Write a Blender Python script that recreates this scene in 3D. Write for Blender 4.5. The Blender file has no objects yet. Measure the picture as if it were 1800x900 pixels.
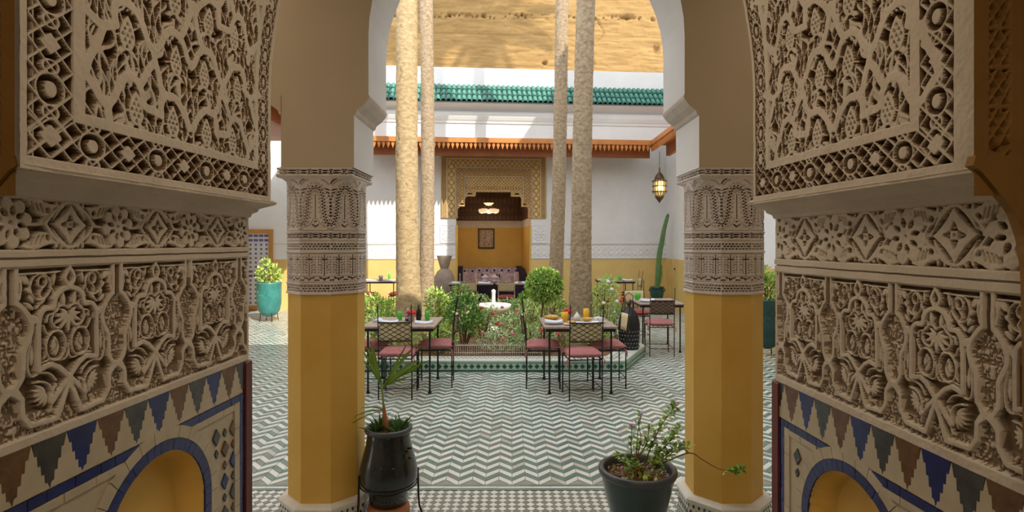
import bpy, math, random
import numpy as np
from mathutils import Vector, Matrix
random.seed(7)
RNG = np.random.default_rng(11)
SC = bpy.context.scene
COL = SC.collection
PI = math.pi

# ------------------------------------------------------------------ camera
EYE = 1.65
cam_data = bpy.data.cameras.new('camera')
cam_data.sensor_width = 36.0
cam_data.lens = 36.0 * 1000.0 / 1800.0
cam_data.shift_y = -22.0 / 1800.0
cam_data.clip_start = 0.02
cam = bpy.data.objects.new('camera', cam_data)
cam.location = (0, 0, EYE)
cam.rotation_euler = (PI / 2, 0, 0)
COL.objects.link(cam)
SC.camera = cam

# ------------------------------------------------------------------ world, sun, added fill lights
world = bpy.data.worlds.new('sky')
SC.world = world
world.use_nodes = True
wn = world.node_tree.nodes; wn.clear()
bg = wn.new('ShaderNodeBackground'); wo = wn.new('ShaderNodeOutputWorld')
bg.inputs[0].default_value = (0.90, 0.95, 1.0, 1)
bg.inputs[1].default_value = 1.52
world.node_tree.links.new(bg.outputs[0], wo.inputs[0])
sun_data = bpy.data.lights.new('sun', 'SUN')
sun_data.energy = 3.1
sun_data.angle = 0.009
sun_data.color = (1.0, 0.93, 0.8)
sun = bpy.data.objects.new('sun', sun_data)
sun.location = (8, -8, 14)
sun.rotation_euler = Vector((-0.65, 1.0, -1.0)).to_track_quat('-Z', 'Y').to_euler()
COL.objects.link(sun)
for nm, loc, size, en, rot in (('room_fill', (0, -0.9, 3.1), 1.2, 15, (0, 0, 0)),  # added fill behind the camera, no known fitting
                               ('archway_fill', (0, 1.5, 3.05), 0.45, 4.0, (0, 0, 0)),  # added unseen fill that brightens the jamb carving
                               ('gallery_fill_left', (-1.9, 2.6, 3.6), 0.5, 4, (0, 0, 0)),  # gallery pair: added out-of-view fills, not actual fittings
                               ('gallery_fill_right', (2.1, 2.6, 3.6), 0.5, 4, (0, 0, 0))):
    ld = bpy.data.lights.new(nm, 'AREA'); ld.size = size; ld.energy = en; ld.color = (1.0, 0.80, 0.58)
    lo = bpy.data.objects.new(nm, ld); lo.location = loc; lo.rotation_euler = rot; COL.objects.link(lo)
SC.view_settings.view_transform = 'Standard'
SC.view_settings.look = 'None'
SC.view_settings.gamma = 1
SC.view_settings.use_curve_mapping = False
SC.view_settings.exposure = 0.66

# ------------------------------------------------------------------ materials
def mat(name, c1, c2=None, rough=0.7, scale=8.0, bump=0.0, bscale=None, metal=0.0, stretch=(1, 1, 1),
        emit=None, es=0.0, spec=0.5, coat=0.0, trans=0.0, detail=4):
    m = bpy.data.materials.new(name); m.use_nodes = True
    nt = m.node_tree; b = nt.nodes['Principled BSDF']
    b.inputs['Roughness'].default_value = rough
    b.inputs['Metallic'].default_value = metal
    b.inputs['Specular IOR Level'].default_value = spec
    b.inputs['Coat Weight'].default_value = coat
    b.inputs['Coat Roughness'].default_value = 0.12
    if trans: b.inputs['Transmission Weight'].default_value = trans
    b.inputs['Base Color'].default_value = (*c1, 1)
    if c2 is not None or bump:
        tc = nt.nodes.new('ShaderNodeTexCoord'); mp = nt.nodes.new('ShaderNodeMapping')
        mp.inputs['Scale'].default_value = stretch
        nt.links.new(tc.outputs['Object'], mp.inputs[0])
    if c2 is not None:
        n = nt.nodes.new('ShaderNodeTexNoise'); n.inputs['Scale'].default_value = scale
        n.inputs['Detail'].default_value = detail; n.inputs['Roughness'].default_value = 0.6
        r = nt.nodes.new('ShaderNodeValToRGB')
        r.color_ramp.elements[0].position = 0.32; r.color_ramp.elements[1].position = 0.68
        r.color_ramp.elements[0].color = (*c1, 1); r.color_ramp.elements[1].color = (*c2, 1)
        nt.links.new(mp.outputs[0], n.inputs['Vector']); nt.links.new(n.outputs[0], r.inputs[0])
        nt.links.new(r.outputs[0], b.inputs['Base Color'])
    if bump:
        n2 = nt.nodes.new('ShaderNodeTexNoise'); n2.inputs['Scale'].default_value = bscale or scale * 4
        n2.inputs['Detail'].default_value = 5
        bp = nt.nodes.new('ShaderNodeBump'); bp.inputs['Strength'].default_value = bump
        bp.inputs['Distance'].default_value = 0.01
        nt.links.new(mp.outputs[0], n2.inputs['Vector']); nt.links.new(n2.outputs[0], bp.inputs['Height'])
        nt.links.new(bp.outputs[0], b.inputs['Normal'])
    if emit:
        b.inputs['Emission Color'].default_value = (*emit, 1); b.inputs['Emission Strength'].default_value = es
    return m

M = {}
M['plaster'] = mat('carved_plaster', (0.60, 0.515, 0.41), (0.70, 0.61, 0.495), 0.85, 5, 0.25, 60)
M['cavity_shade'] = mat('brown_recess_shade', (0.19, 0.115, 0.055), (0.26, 0.165, 0.085), 0.95, 9, 0.2, 60)  # brown ground behind the openwork, with the holes' shade painted in by depth
M['groove_shade'] = mat('plaster_groove_shade', (0.25, 0.185, 0.12), (0.32, 0.24, 0.16), 0.95, 9, 0.2, 60)  # groove shade painted as darker plaster below a set carving depth
M['cap_shade'] = mat('capital_hole_shade', (0.16, 0.12, 0.10), (0.20, 0.15, 0.12), 0.95, 9)  # shade of the drilled holes painted dark by depth
M['capital'] = mat('capital_plaster', (0.62, 0.55, 0.50), (0.70, 0.63, 0.57), 0.9, 7, 0.2, 70)
M['beige'] = mat('warm_shade_beige', (0.53, 0.43, 0.305), (0.57, 0.47, 0.335), 0.9, 1.6, 0.05, 30)  # warm indoor shade put into the arcade front's colour; room shell shares it
M['white'] = mat('white_wall_paint', (0.80, 0.79, 0.79), (0.86, 0.85, 0.84), 0.9, 2.5, 0.08, 30)
M['yellow'] = mat('ochre_yellow_paint', (0.66, 0.40, 0.085), (0.74, 0.47, 0.12), 0.75, 2.2, 0.12, 18)
M['pillar_yellow'] = mat('pillar_yellow_paint', (0.70, 0.41, 0.065), (0.78, 0.49, 0.11), 0.6, 2.6, 0.12, 22)
M['dado'] = mat('dado_yellow_paint', (0.72, 0.50, 0.17), (0.80, 0.58, 0.22), 0.8, 2.0, 0.1, 18)
M['niche'] = mat('niche_yellow_paint', (0.88, 0.55, 0.11), (0.92, 0.62, 0.16), 0.6, 3, 0.1, 18)
M['ochre_wood'] = mat('ochre_carved_wood', (0.24, 0.115, 0.02), (0.30, 0.15, 0.03), 0.75, 5, 0.2, 50)
M['cream_tile'] = mat('cream_glazed_tile', (0.50, 0.42, 0.28), (0.60, 0.51, 0.36), 0.35, 14, 0.05, 40)
M['blue_tile'] = mat('cobalt_glazed_tile', (0.008, 0.016, 0.11), (0.016, 0.032, 0.20), 0.22, 18, 0.05, 40)
M['brown_tile'] = mat('brown_glazed_tile', (0.10, 0.042, 0.010), (0.19, 0.09, 0.028), 0.25, 25, 0.05, 40)
M['dark_tile'] = mat('charcoal_glazed_tile', (0.032, 0.036, 0.036), (0.075, 0.078, 0.075), 0.22, 22, 0.05, 40)
M['red_wood'] = mat('dark_red_wood', (0.13, 0.022, 0.018), (0.17, 0.035, 0.025), 0.5, 12)
M['grout'] = mat('floor_grout', (0.30, 0.30, 0.26), (0.38, 0.37, 0.33), 0.9, 20)
M['floor_white'] = mat('white_floor_tile', (0.73, 0.71, 0.66), (0.87, 0.85, 0.80), 0.32, 2.2, 0.04, 30, detail=8)
M['floor_pale'] = mat('aged_floor_tile', (0.50, 0.47, 0.41), (0.62, 0.60, 0.54), 0.36, 5, 0.04, 30, detail=8)
M['floor_green'] = mat('green_floor_tile', (0.11, 0.185, 0.155), (0.21, 0.295, 0.255), 0.28, 3.2, 0.04, 30, detail=8)
M['floor_green2'] = mat('grey_green_floor_tile', (0.16, 0.17, 0.14), (0.26, 0.28, 0.24), 0.3, 3.2, 0.04, 30, detail=8)
M['kerb_pale'] = mat('pale_green_kerb_tile', (0.42, 0.58, 0.46), (0.52, 0.66, 0.54), 0.3, 8)
M['kerb_white'] = mat('white_kerb_tile', (0.66, 0.66, 0.60), (0.74, 0.74, 0.68), 0.35, 8)
M['kerb_green'] = mat('deep_green_kerb_tile', (0.008, 0.07, 0.04), (0.02, 0.12, 0.07), 0.25, 12)
M['soil'] = mat('garden_soil', (0.16, 0.075, 0.035), (0.27, 0.14, 0.07), 0.95, 12, 0.6, 40)
M['rammed'] = mat('rammed_earth', (0.25, 0.145, 0.048), (0.38, 0.235, 0.088), 0.95, 1.3, 1.0, 3.5, stretch=(0.7, 1, 6.0), detail=12)
M['roof_tile'] = mat('green_glazed_roof_tile', (0.025, 0.14, 0.105), (0.085, 0.28, 0.21), 0.5, 6, 0.1, 20)
M['eave'] = mat('orange_varnished_wood', (0.46, 0.16, 0.035), (0.60, 0.23, 0.05), 0.5, 3, 0.1, 20)
M['eave_red'] = mat('red_brown_wood', (0.30, 0.085, 0.018), (0.38, 0.12, 0.025), 0.5, 3)
M['gold_carve'] = mat('gilded_carved_wood', (0.64, 0.42, 0.18), (0.74, 0.51, 0.24), 0.7, 6, 0.2, 40)
M['dark_wood'] = mat('dark_brown_wood', (0.050, 0.018, 0.008), (0.09, 0.033, 0.014), 0.6, 9, 0.2, 40)
M['gold_shadow'] = mat('gilt_recess_shade', (0.36, 0.21, 0.075), (0.44, 0.27, 0.10), 0.8, 9)  # darker gilding paints shade into the screen's recesses
M['bark_grey'] = mat('grey_palm_bark', (0.25, 0.17, 0.10), (0.50, 0.39, 0.26), 0.95, 16, 0.6, 40, stretch=(1, 1, 1.6), detail=10)
M['cornice_carve'] = mat('carved_walnut', (0.11, 0.042, 0.018), (0.15, 0.06, 0.026), 0.6, 9)
M['iron'] = mat('black_wrought_iron', (0.012, 0.012, 0.013), (0.022, 0.020, 0.020), 0.45, 20, metal=0.3)
M['rust_iron'] = mat('brown_wrought_iron', (0.07, 0.035, 0.025), (0.10, 0.05, 0.035), 0.6, 20)
M['cushion'] = mat('dusty_rose_fabric', (0.50, 0.17, 0.17), (0.58, 0.24, 0.235), 0.95, 30, 0.3, 160)
M['cushion_red'] = mat('brick_red_fabric', (0.33, 0.06, 0.045), (0.40, 0.09, 0.065), 0.95, 30, 0.3, 160)
M['rattan'] = mat('straw_rattan', (0.68, 0.55, 0.30), (0.78, 0.66, 0.40), 0.85, 40, 0.3, 120)
M['rattan_brown'] = mat('brown_rattan', (0.20, 0.12, 0.08), (0.28, 0.18, 0.12), 0.85, 40, 0.3, 120)
M['table_wood'] = mat('weathered_table_stone', (0.30, 0.205, 0.165), (0.46, 0.35, 0.29), 0.45, 10, stretch=(6, 1, 1))
M['cloth'] = mat('white_napkin_linen', (0.72, 0.74, 0.82), (0.80, 0.80, 0.86), 0.9, 8)
M['china'] = mat('white_china', (0.82, 0.81, 0.78), None, 0.25)
M['bottle'] = mat('dark_bottle_glass', (0.02, 0.012, 0.012), None, 0.1)
M['red'] = mat('red_petal', (0.62, 0.012, 0.02), (0.72, 0.04, 0.05), 0.6, 20)
M['pink'] = mat('pink_petal', (0.70, 0.10, 0.16), (0.80, 0.22, 0.26), 0.6, 20)
M['purple'] = mat('purple_petal', (0.42, 0.12, 0.42), (0.52, 0.20, 0.50), 0.7, 20)
M['green_glass'] = mat('green_glass', (0.10, 0.55, 0.06), None, 0.1)
M['yellow_glass'] = mat('amber_yellow_glass', (0.92, 0.52, 0.02), None, 0.1)
M['bark'] = mat('palm_bark', (0.33, 0.23, 0.12), (0.60, 0.45, 0.25), 0.95, 14, 0.6, 36, stretch=(1, 1, 1.8), detail=10)
M['twig'] = mat('brown_twig', (0.20, 0.10, 0.055), (0.28, 0.16, 0.09), 0.9, 20)
M['leaf'] = mat('green_leaf', (0.16, 0.34, 0.055), (0.34, 0.54, 0.11), 0.5, 9)
M['leaf_light'] = mat('light_green_leaf', (0.48, 0.66, 0.11), (0.72, 0.82, 0.24), 0.5, 8)
M['leaf_dark'] = mat('dark_green_leaf', (0.05, 0.14, 0.03), (0.11, 0.25, 0.06), 0.5, 9)
M['palm_leaf'] = mat('palm_leaf', (0.15, 0.32, 0.05), (0.34, 0.54, 0.12), 0.45, 9)
M['leaf_pale'] = mat('silvery_leaf', (0.46, 0.60, 0.28), (0.72, 0.80, 0.50), 0.6, 9)
M['pot_black'] = mat('dark_glazed_pot', (0.008, 0.013, 0.014), (0.020, 0.027, 0.028), 0.22, 8, 0.25, 16, coat=0.4)
M['pot_rim'] = mat('slate_blue_glazed_rim', (0.045, 0.055, 0.065), (0.08, 0.09, 0.10), 0.35, 10)
M['pot_bowl'] = mat('dark_green_glazed_bowl', (0.012, 0.036, 0.040), (0.022, 0.055, 0.060), 0.28, 6, coat=0.3)
M['terracotta'] = mat('terracotta', (0.42, 0.15, 0.06), (0.52, 0.21, 0.09), 0.7, 10)
M['teal'] = mat('teal_glazed_pot', (0.035, 0.21, 0.20), (0.08, 0.33, 0.30), 0.25, 4, 0.1, 14)
M['teal_dark'] = mat('dark_teal_glazed_pot', (0.01, 0.055, 0.055), (0.02, 0.09, 0.09), 0.25, 4)
M['marble'] = mat('white_marble', (0.74, 0.70, 0.60), (0.82, 0.79, 0.72), 0.4, 6)
M['cactus'] = mat('cactus_green', (0.09, 0.19, 0.06), (0.15, 0.27, 0.09), 0.6, 6)
M['sofa'] = mat('navy_velvet', (0.012, 0.008, 0.025), (0.03, 0.015, 0.05), 0.9, 12)
M['damask'] = mat('lilac_damask', (0.32, 0.22, 0.30), (0.70, 0.60, 0.68), 0.85, 9)
M['damask2'] = mat('pale_lilac_brocade', (0.62, 0.50, 0.52), (0.40, 0.26, 0.30), 0.85, 12)
M['urn_grey'] = mat('grey_brown_urn', (0.30, 0.23, 0.18), (0.40, 0.32, 0.26), 0.8, 9, 0.4, 30)
M['lamp_metal'] = mat('aged_brass', (0.09, 0.05, 0.03), (0.14, 0.08, 0.04), 0.5, 20, metal=0.5)
M['lamp_glass'] = mat('lit_amber_glass', (0.7, 0.55, 0.25), None, 0.4, emit=(1.0, 0.72, 0.25), es=0.2)
M['lamp_core'] = mat('lamp_flame', (1, 0.8, 0.4), None, 0.4, emit=(1.0, 0.80, 0.30), es=3.0)
M['bowl_glow'] = mat('lit_lamp_bowl', (0.9, 0.7, 0.45), None, 0.4, emit=(1.0, 0.72, 0.40), es=0.45)
M['canvas'] = mat('painted_canvas', (0.62, 0.45, 0.30), (0.16, 0.20, 0.15), 0.7, 14, detail=6)
M['canvas_red'] = mat('painted_figure', (0.36, 0.08, 0.05), (0.66, 0.50, 0.36), 0.7, 18)
M['frame_wood'] = mat('orange_door_frame', (0.50, 0.22, 0.05), (0.58, 0.28, 0.07), 0.5, 8)
M['mosaic_white'] = mat('white_mosaic', (0.66, 0.66, 0.68), (0.74, 0.74, 0.76), 0.4, 8)
M['mosaic_blue'] = mat('purple_blue_mosaic', (0.10, 0.08, 0.22), (0.18, 0.14, 0.32), 0.3, 20)
M['bread'] = mat('golden_bread', (0.55, 0.30, 0.06), (0.72, 0.45, 0.12), 0.7, 20)
M['steel'] = mat('brushed_steel', (0.45, 0.45, 0.46), None, 0.3, metal=0.8)

# ------------------------------------------------------------------ object helpers
def tag(o, label=None, cat=None, group=None, kind=None):
    if label: o['label'] = label
    if cat: o['category'] = cat
    if group: o['group'] = group
    if kind: o['kind'] = kind
    return o

def empty(name, loc=(0, 0, 0), rz=0.0, label=None, cat=None, group=None, kind=None):
    o = bpy.data.objects.new(name, None); o.empty_display_size = 0.1
    o.location = loc; o.rotation_euler = (0, 0, rz); COL.objects.link(o)
    return tag(o, label, cat, group, kind)

def copy_tree(o, parent=None):
    c = o.copy(); COL.objects.link(c); c.parent = parent
    for ch in list(o.children): copy_tree(ch, c)
    return c

def np_mesh(name, verts, quads, mats, parent=None, smooth=True, midx=None, loc=None, rz=0.0):
    verts = np.asarray(verts, np.float32); quads = np.asarray(quads, np.int32)
    me = bpy.data.meshes.new(name); k = quads.shape[1]
    me.vertices.add(len(verts)); me.vertices.foreach_set('co', verts.ravel())
    me.loops.add(quads.size); me.loops.foreach_set('vertex_index', quads.ravel())
    me.polygons.add(len(quads))
    me.polygons.foreach_set('loop_start', np.arange(0, quads.size, k, dtype=np.int32))
    for m in (mats if isinstance(mats, (list, tuple)) else [mats]): me.materials.append(M[m] if isinstance(m, str) else m)
    me.polygons.foreach_set('use_smooth', np.full(len(quads), smooth))
    if midx is not None: me.polygons.foreach_set('material_index', np.asarray(midx, np.int32))
    me.update(calc_edges=True)
    o = bpy.data.objects.new(name, me); COL.objects.link(o)
    if parent: o.parent = parent
    if loc is not None: o.location = loc
    o.rotation_euler = (0, 0, rz)
    return o

class MB:
    def __init__(s): s.v = []; s.f = []; s.m = []; s.sm = []
    def add(s, vs, fs, mi=0, sm=False):
        n = len(s.v); s.v.extend([tuple(v) for v in vs])
        for f in fs: s.f.append(tuple(i + n for i in f)); s.m.append(mi); s.sm.append(sm)
        return s
    def box(s, x0, x1, y0, y1, z0, z1, mi=0):
        vs = [(x0, y0, z0), (x1, y0, z0), (x1, y1, z0), (x0, y1, z0), (x0, y0, z1), (x1, y0, z1), (x1, y1, z1), (x0, y1, z1)]
        return s.add(vs, [(0, 3, 2, 1), (4, 5, 6, 7), (0, 1, 5, 4), (1, 2, 6, 5), (2, 3, 7, 6), (3, 0, 4, 7)], mi)
    def bbox(s, x0, x1, y0, y1, z0, z1, b=0.004, mi=0):
        # box with chamfered top edge
        vs = [(x0, y0, z0), (x1, y0, z0), (x1, y1, z0), (x0, y1, z0), (x0, y0, z1 - b), (x1, y0, z1 - b), (x1, y1, z1 - b), (x0, y1, z1 - b),
              (x0 + b, y0 + b, z1), (x1 - b, y0 + b, z1), (x1 - b, y1 - b, z1), (x0 + b, y1 - b, z1)]
        return s.add(vs, [(0, 3, 2, 1), (0, 1, 5, 4), (1, 2, 6, 5), (2, 3, 7, 6), (3, 0, 4, 7), (4, 5, 9, 8), (5, 6, 10, 9), (6, 7, 11, 10), (7, 4, 8, 11), (8, 9, 10, 11)], mi)
    def tube(s, pts, r, n=8, mi=0, cap=True, sm=True):
        pts = [Vector(p) for p in pts]
        if not hasattr(r, '__len__'): r = [r] * len(pts)
        vs = []; up = Vector((0.03, 0.07, 1)).normalized()
        a = None
        for i, p in enumerate(pts):
            d = (pts[min(i + 1, len(pts) - 1)] - pts[max(i - 1, 0)]).normalized()
            if a is None:
                ref = up if abs(d.dot(up)) < 0.95 else Vector((1, 0.02, 0))
                a = d.cross(ref).normalized()
            else:
                a = (a - d * a.dot(d)).normalized()
            b = d.cross(a)
            for k in range(n):
                t = 2 * PI * k / n; vs.append(p + a * (math.cos(t) * r[i]) + b * (math.sin(t) * r[i]))
        fs = []
        for i in range(len(pts) - 1):
            for k in range(n):
                k2 = (k + 1) % n; fs.append((i * n + k, i * n + k2, (i + 1) * n + k2, (i + 1) * n + k))
        s.add(vs, fs, mi, sm)
        if cap:
            s.add(vs[:n][::-1], [tuple(range(n))], mi); s.add(vs[-n:], [tuple(range(n))], mi)
        return s
    def lathe(s, prof, c=(0, 0, 0), n=32, mi=0, sm=True, cap=False):
        vs = []; fs = []
        for r, z in prof:
            for k in range(n):
                t = 2 * PI * k / n; vs.append((c[0] + r * math.cos(t), c[1] + r * math.sin(t), c[2] + z))
        for i in range(len(prof) - 1):
            for k in range(n):
                k2 = (k + 1) % n; fs.append((i * n + k, i * n + k2, (i + 1) * n + k2, (i + 1) * n + k))
        s.add(vs, fs, mi, sm)
        if cap and prof[0][0] > 1e-4: s.add(vs[:n][::-1], [tuple(range(n))], mi)
        if cap and prof[-1][0] > 1e-4: s.add(vs[-n:], [tuple(range(n))], mi)
        return s
    def ball(s, c, r, n=10, mi=0, sc=(1, 1, 1)):
        vs = []; fs = []; h = n // 2 + 1
        for i in range(h + 1):
            ph = PI * i / h
            for k in range(n):
                t = 2 * PI * k / n
                vs.append((c[0] + sc[0] * r * math.sin(ph) * math.cos(t), c[1] + sc[1] * r * math.sin(ph) * math.sin(t), c[2] + sc[2] * r * math.cos(ph)))
        for i in range(h):
            for k in range(n):
                k2 = (k + 1) % n; fs.append((i * n + k, (i + 1) * n + k, (i + 1) * n + k2, i * n + k2))
        return s.add(vs, fs, mi, True)
    def pillow(s, w, d, h, c=(0, 0, 0), n=10, mi=0, R=None):
        # superellipse cushion
        vs = []; fs = []
        for sgn in (1, -1):
            base = len(vs)
            for i in range(n + 1):
                for j in range(n + 1):
                    u = -1 + 2 * i / n; v = -1 + 2 * j / n
                    t = (max(0, 1 - abs(u) ** 3.2) * max(0, 1 - abs(v) ** 3.2)) ** 0.5
                    pinch = 1 - 0.05 * (1 - abs(u * v))
                    p = Vector((u * w / 2 * pinch, v * d / 2 * pinch, sgn * (0.12 + 0.88 * t) * h / 2))
                    if R is not None: p = R @ p
                    vs.append((p.x + c[0], p.y + c[1], p.z + c[2]))
            for i in range(n):
                for j in range(n):
                    a = base + i * (n + 1) + j
                    f = (a, a + n + 1, a + n + 2, a + 1); fs.append(f if sgn > 0 else f[::-1])
        N = (n + 1) ** 2
        ring = [i * (n + 1) for i in range(n + 1)] + [n * (n + 1) + j for j in range(1, n + 1)] + [i * (n + 1) + n for i in range(n - 1, -1, -1)] + [j for j in range(n - 1, 0, -1)]
        for q in range(len(ring)):
            a = ring[q]; b = ring[(q + 1) % len(ring)]; fs.append((a, b, b + N, a + N))
        return s.add(vs, fs, mi, True)
    def poly(s, pts3, nrm, th, mi=0):
        # prism: polygon pts3 extruded backwards by -nrm*th
        n = len(pts3); nv = Vector(nrm) * th
        vs = [Vector(p) for p in pts3] + [Vector(p) - nv for p in pts3]
        fs = [tuple(range(n)), tuple(range(2 * n - 1, n - 1, -1))] + [(i, i + n, (i + 1) % n + n, (i + 1) % n) for i in range(n)]
        return s.add(vs, fs, mi)
    def leaf(s, p, d, u, L, W, mi=0):
        p = Vector(p); d = Vector(d).normalized(); u = Vector(u)
        sd = d.cross(u); sd = sd.normalized() if sd.length > 1e-5 else Vector((1, 0, 0)); nn = sd.cross(d)
        m = p + d * L * .45
        return s.add([p, m + sd * W / 2 + nn * W * .12, p + d * L - nn * L * .1, m - sd * W / 2 + nn * W * .12], [(0, 1, 2), (0, 2, 3)], mi, False)
    def build(s, name, mats, parent=None, loc=None, rz=0.0):
        me = bpy.data.meshes.new(name); me.from_pydata(s.v, [], s.f)
        for m in (mats if isinstance(mats, (list, tuple)) else [mats]): me.materials.append(M[m])
        me.polygons.foreach_set('material_index', s.m); me.polygons.foreach_set('use_smooth', s.sm)
        me.update()
        o = bpy.data.objects.new(name, me); COL.objects.link(o)
        if parent: o.parent = parent
        if loc is not None: o.location = loc
        o.rotation_euler = (0, 0, rz)
        return o

def inst(name, me, parent, loc=(0, 0, 0), rz=0.0):
    o = bpy.data.objects.new(name, me); COL.objects.link(o); o.parent = parent
    o.location = loc; o.rotation_euler = (0, 0, rz); return o

# ------------------------------------------------------------------ carved relief raster (height field in metres)
class Relief:
    """H holds the recess (<=0) on a rectilinear grid U x V; strokes raise it."""
    def __init__(s, U, V, depth):
        s.U = U; s.V = V; s.depth = depth
        s.H = np.full((len(V), len(U)), -depth); s.edge = 0.0022
    def win(s, u0, u1, v0, v1):
        a, b = np.searchsorted(s.U, (u0, u1)); c, d = np.searchsorted(s.V, (v0, v1))
        return (slice(c, d), slice(a, b)), s.U[a:b][None, :], s.V[c:d][:, None]
    def put(s, sl, sd, lvl=0.0, rnd=0.0):
        if s.H[sl].size == 0: return
        t = np.clip(sd / s.edge + 0.5, 0, 1)
        h = -s.depth + (s.depth + lvl) * t
        if rnd: h = h - rnd * (1 - np.clip(sd / (rnd * 2.0), 0, 1)) ** 2 * t
        s.H[sl] = np.maximum(s.H[sl], h)
    def cut(s, sl, sd, lvl=None):
        if s.H[sl].size == 0: return
        lvl = -s.depth if lvl is None else lvl
        t = np.clip(sd / s.edge + 0.5, 0, 1)
        s.H[sl] = np.minimum(s.H[sl], 0 * (1 - t) + lvl * t)
    def segd(s, p, q, U, V):
        dx, dy = q[0] - p[0], q[1] - p[1]; L = dx * dx + dy * dy + 1e-12
        t = np.clip(((U - p[0]) * dx + (V - p[1]) * dy) / L, 0, 1)
        return np.hypot(U - p[0] - t * dx, V - p[1] - t * dy)
    def stroke(s, pts, r, lvl=0.0, rnd=0.0, cut=False, smooth=True):
        if smooth and len(pts) > 2: pts = catmull(pts)
        us = [p[0] for p in pts]; vs = [p[1] for p in pts]; m = r + 0.004
        sl, U, V = s.win(min(us) - m, max(us) + m, min(vs) - m, max(vs) + m)
        if U.size == 0 or V.size == 0: return
        d = None
        for p, q in zip(pts[:-1], pts[1:]):
            e = s.segd(p, q, U, V); d = e if d is None else np.minimum(d, e)
        (s.cut(sl, r - d, lvl if lvl else None) if cut else s.put(sl, r - d, lvl, rnd))
    def ell(s, c, a, b, lvl=0.0, rnd=0.0, cut=False, rot=0.0, ring=0.0):
        m = max(a, b) + ring + 0.004
        sl, U, V = s.win(c[0] - m, c[0] + m, c[1] - m, c[1] + m)
        if U.size == 0 or V.size == 0: return
        x = U - c[0]; y = V - c[1]; cr, sr = math.cos(rot), math.sin(rot)
        x, y = x * cr + y * sr, -x * sr + y * cr
        k = np.sqrt((x / a) ** 2 + (y / b) ** 2); sd = (1 - k) * min(a, b)
        if ring: sd = ring - np.abs(sd)
        (s.cut(sl, sd, lvl if lvl else None) if cut else s.put(sl, sd, lvl, rnd))
    def rect(s, u0, u1, v0, v1, lvl=0.0, cut=False):
        sl, U, V = s.win(u0 - .004, u1 + .004, v0 - .004, v1 + .004)
        if U.size == 0 or V.size == 0: return
        sd = np.minimum(np.minimum(U - u0, u1 - U), np.minimum(V - v0, v1 - V))
        (s.cut(sl, sd, lvl if lvl else None) if cut else s.put(sl, sd, lvl))
    def lens(s, p, q, w, lvl=0.0, rnd=0.0, cut=False):
        # pointed leaf from p to q, width w
        L = math.hypot(q[0] - p[0], q[1] - p[1]); m = w + .004
        sl, U, V = s.win(min(p[0], q[0]) - m, max(p[0], q[0]) + m, min(p[1], q[1]) - m, max(p[1], q[1]) + m)
        if U.size == 0 or V.size == 0: return
        ex, ey = (q[0] - p[0]) / L, (q[1] - p[1]) / L
        a = (U - p[0]) * ex + (V - p[1]) * ey; b = -(U - p[0]) * ey + (V - p[1]) * ex
        t = np.clip(a / L, 0, 1)
        sd = w / 2 * np.sin(PI * t ** 0.8) - np.abs(b)
        sd = np.where((a < 0) | (a > L), -0.01, sd)
        (s.cut(sl, sd, lvl if lvl else None) if cut else s.put(sl, sd, lvl, rnd))
    def drop(s, c, w, h, lvl=0.0, rnd=0.0):
        # pine-cone outline: round below, pointed above; c is the centre
        sl, U, V = s.win(c[0] - w, c[0] + w, c[1] - h, c[1] + h)
        if U.size == 0 or V.size == 0: return
        t = (V - (c[1] - h / 2)) / h
        hw = np.where(t < .36, np.sqrt(np.clip(1 - ((t - .36) / .36) ** 2, 0, 1)), np.cos(np.clip((t - .36) / .64, 0, 1) * PI / 2) ** .8) * w / 2
        sd = np.where((t < 0) | (t > 1), -.01, hw - np.abs(U - c[0])); s.put(sl, sd, lvl, rnd)
    def mesh(s, name, fmap, mats, parent, hole=None, midx=None, flip=False):
        U, V = np.meshgrid(s.U, s.V)
        P = fmap(U, V, s.H)
        ny, nx = U.shape
        idx = np.arange(nx * ny).reshape(ny, nx)
        q = np.stack([idx[:-1, :-1], idx[:-1, 1:], idx[1:, 1:], idx[1:, :-1]], -1).reshape(-1, 4)
        if flip: q = q[:, ::-1]
        mi = None if midx is None else np.maximum(np.maximum(midx[:-1, :-1], midx[1:, 1:]), np.maximum(midx[1:, :-1], midx[:-1, 1:])).ravel()
        if hole is not None:
            k = ~(hole[:-1, :-1] & hole[1:, 1:]).ravel(); q = q[k]; mi = mi[k] if mi is not None else None
        return np_mesh(name, P.reshape(-1, 3), q, mats, parent, True, mi)

def catmull(pts, n=5):
    P = [pts[0]] + list(pts) + [pts[-1]]; out = []
    for i in range(1, len(P) - 2):
        p0, p1, p2, p3 = P[i - 1], P[i], P[i + 1], P[i + 2]
        for k in range(n):
            t = k / n; t2 = t * t; t3 = t2 * t
            out.append(tuple(0.5 * (2 * p1[j] + (p2[j] - p0[j]) * t + (2 * p0[j] - 5 * p1[j] + 4 * p2[j] - p3[j]) * t2 + (3 * p1[j] - p0[j] - 3 * p2[j] + p3[j]) * t3) for j in range(len(p1))))
    out.append(tuple(pts[-1])); return out

def vnoise(U, V, su, sv, seed=0):
    u = U * su; v = V * sv; iu = np.floor(u).astype(np.int64); iv = np.floor(v).astype(np.int64)
    fu = u - iu; fv = v - iv; fu = fu * fu * (3 - 2 * fu); fv = fv * fv * (3 - 2 * fv)
    def h(a, b):
        n = (a * 374761393 + b * 668265263 + seed * 1442695041) & 0xffffffff
        n = ((n ^ (n >> 13)) * 1274126177) & 0xffffffff
        return ((n ^ (n >> 16)) & 0xffff) / 65535.0
    return (h(iu, iv) * (1 - fu) + h(iu + 1, iv) * fu) * (1 - fv) + (h(iu, iv + 1) * (1 - fu) + h(iu + 1, iv + 1) * fu) * fv
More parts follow.
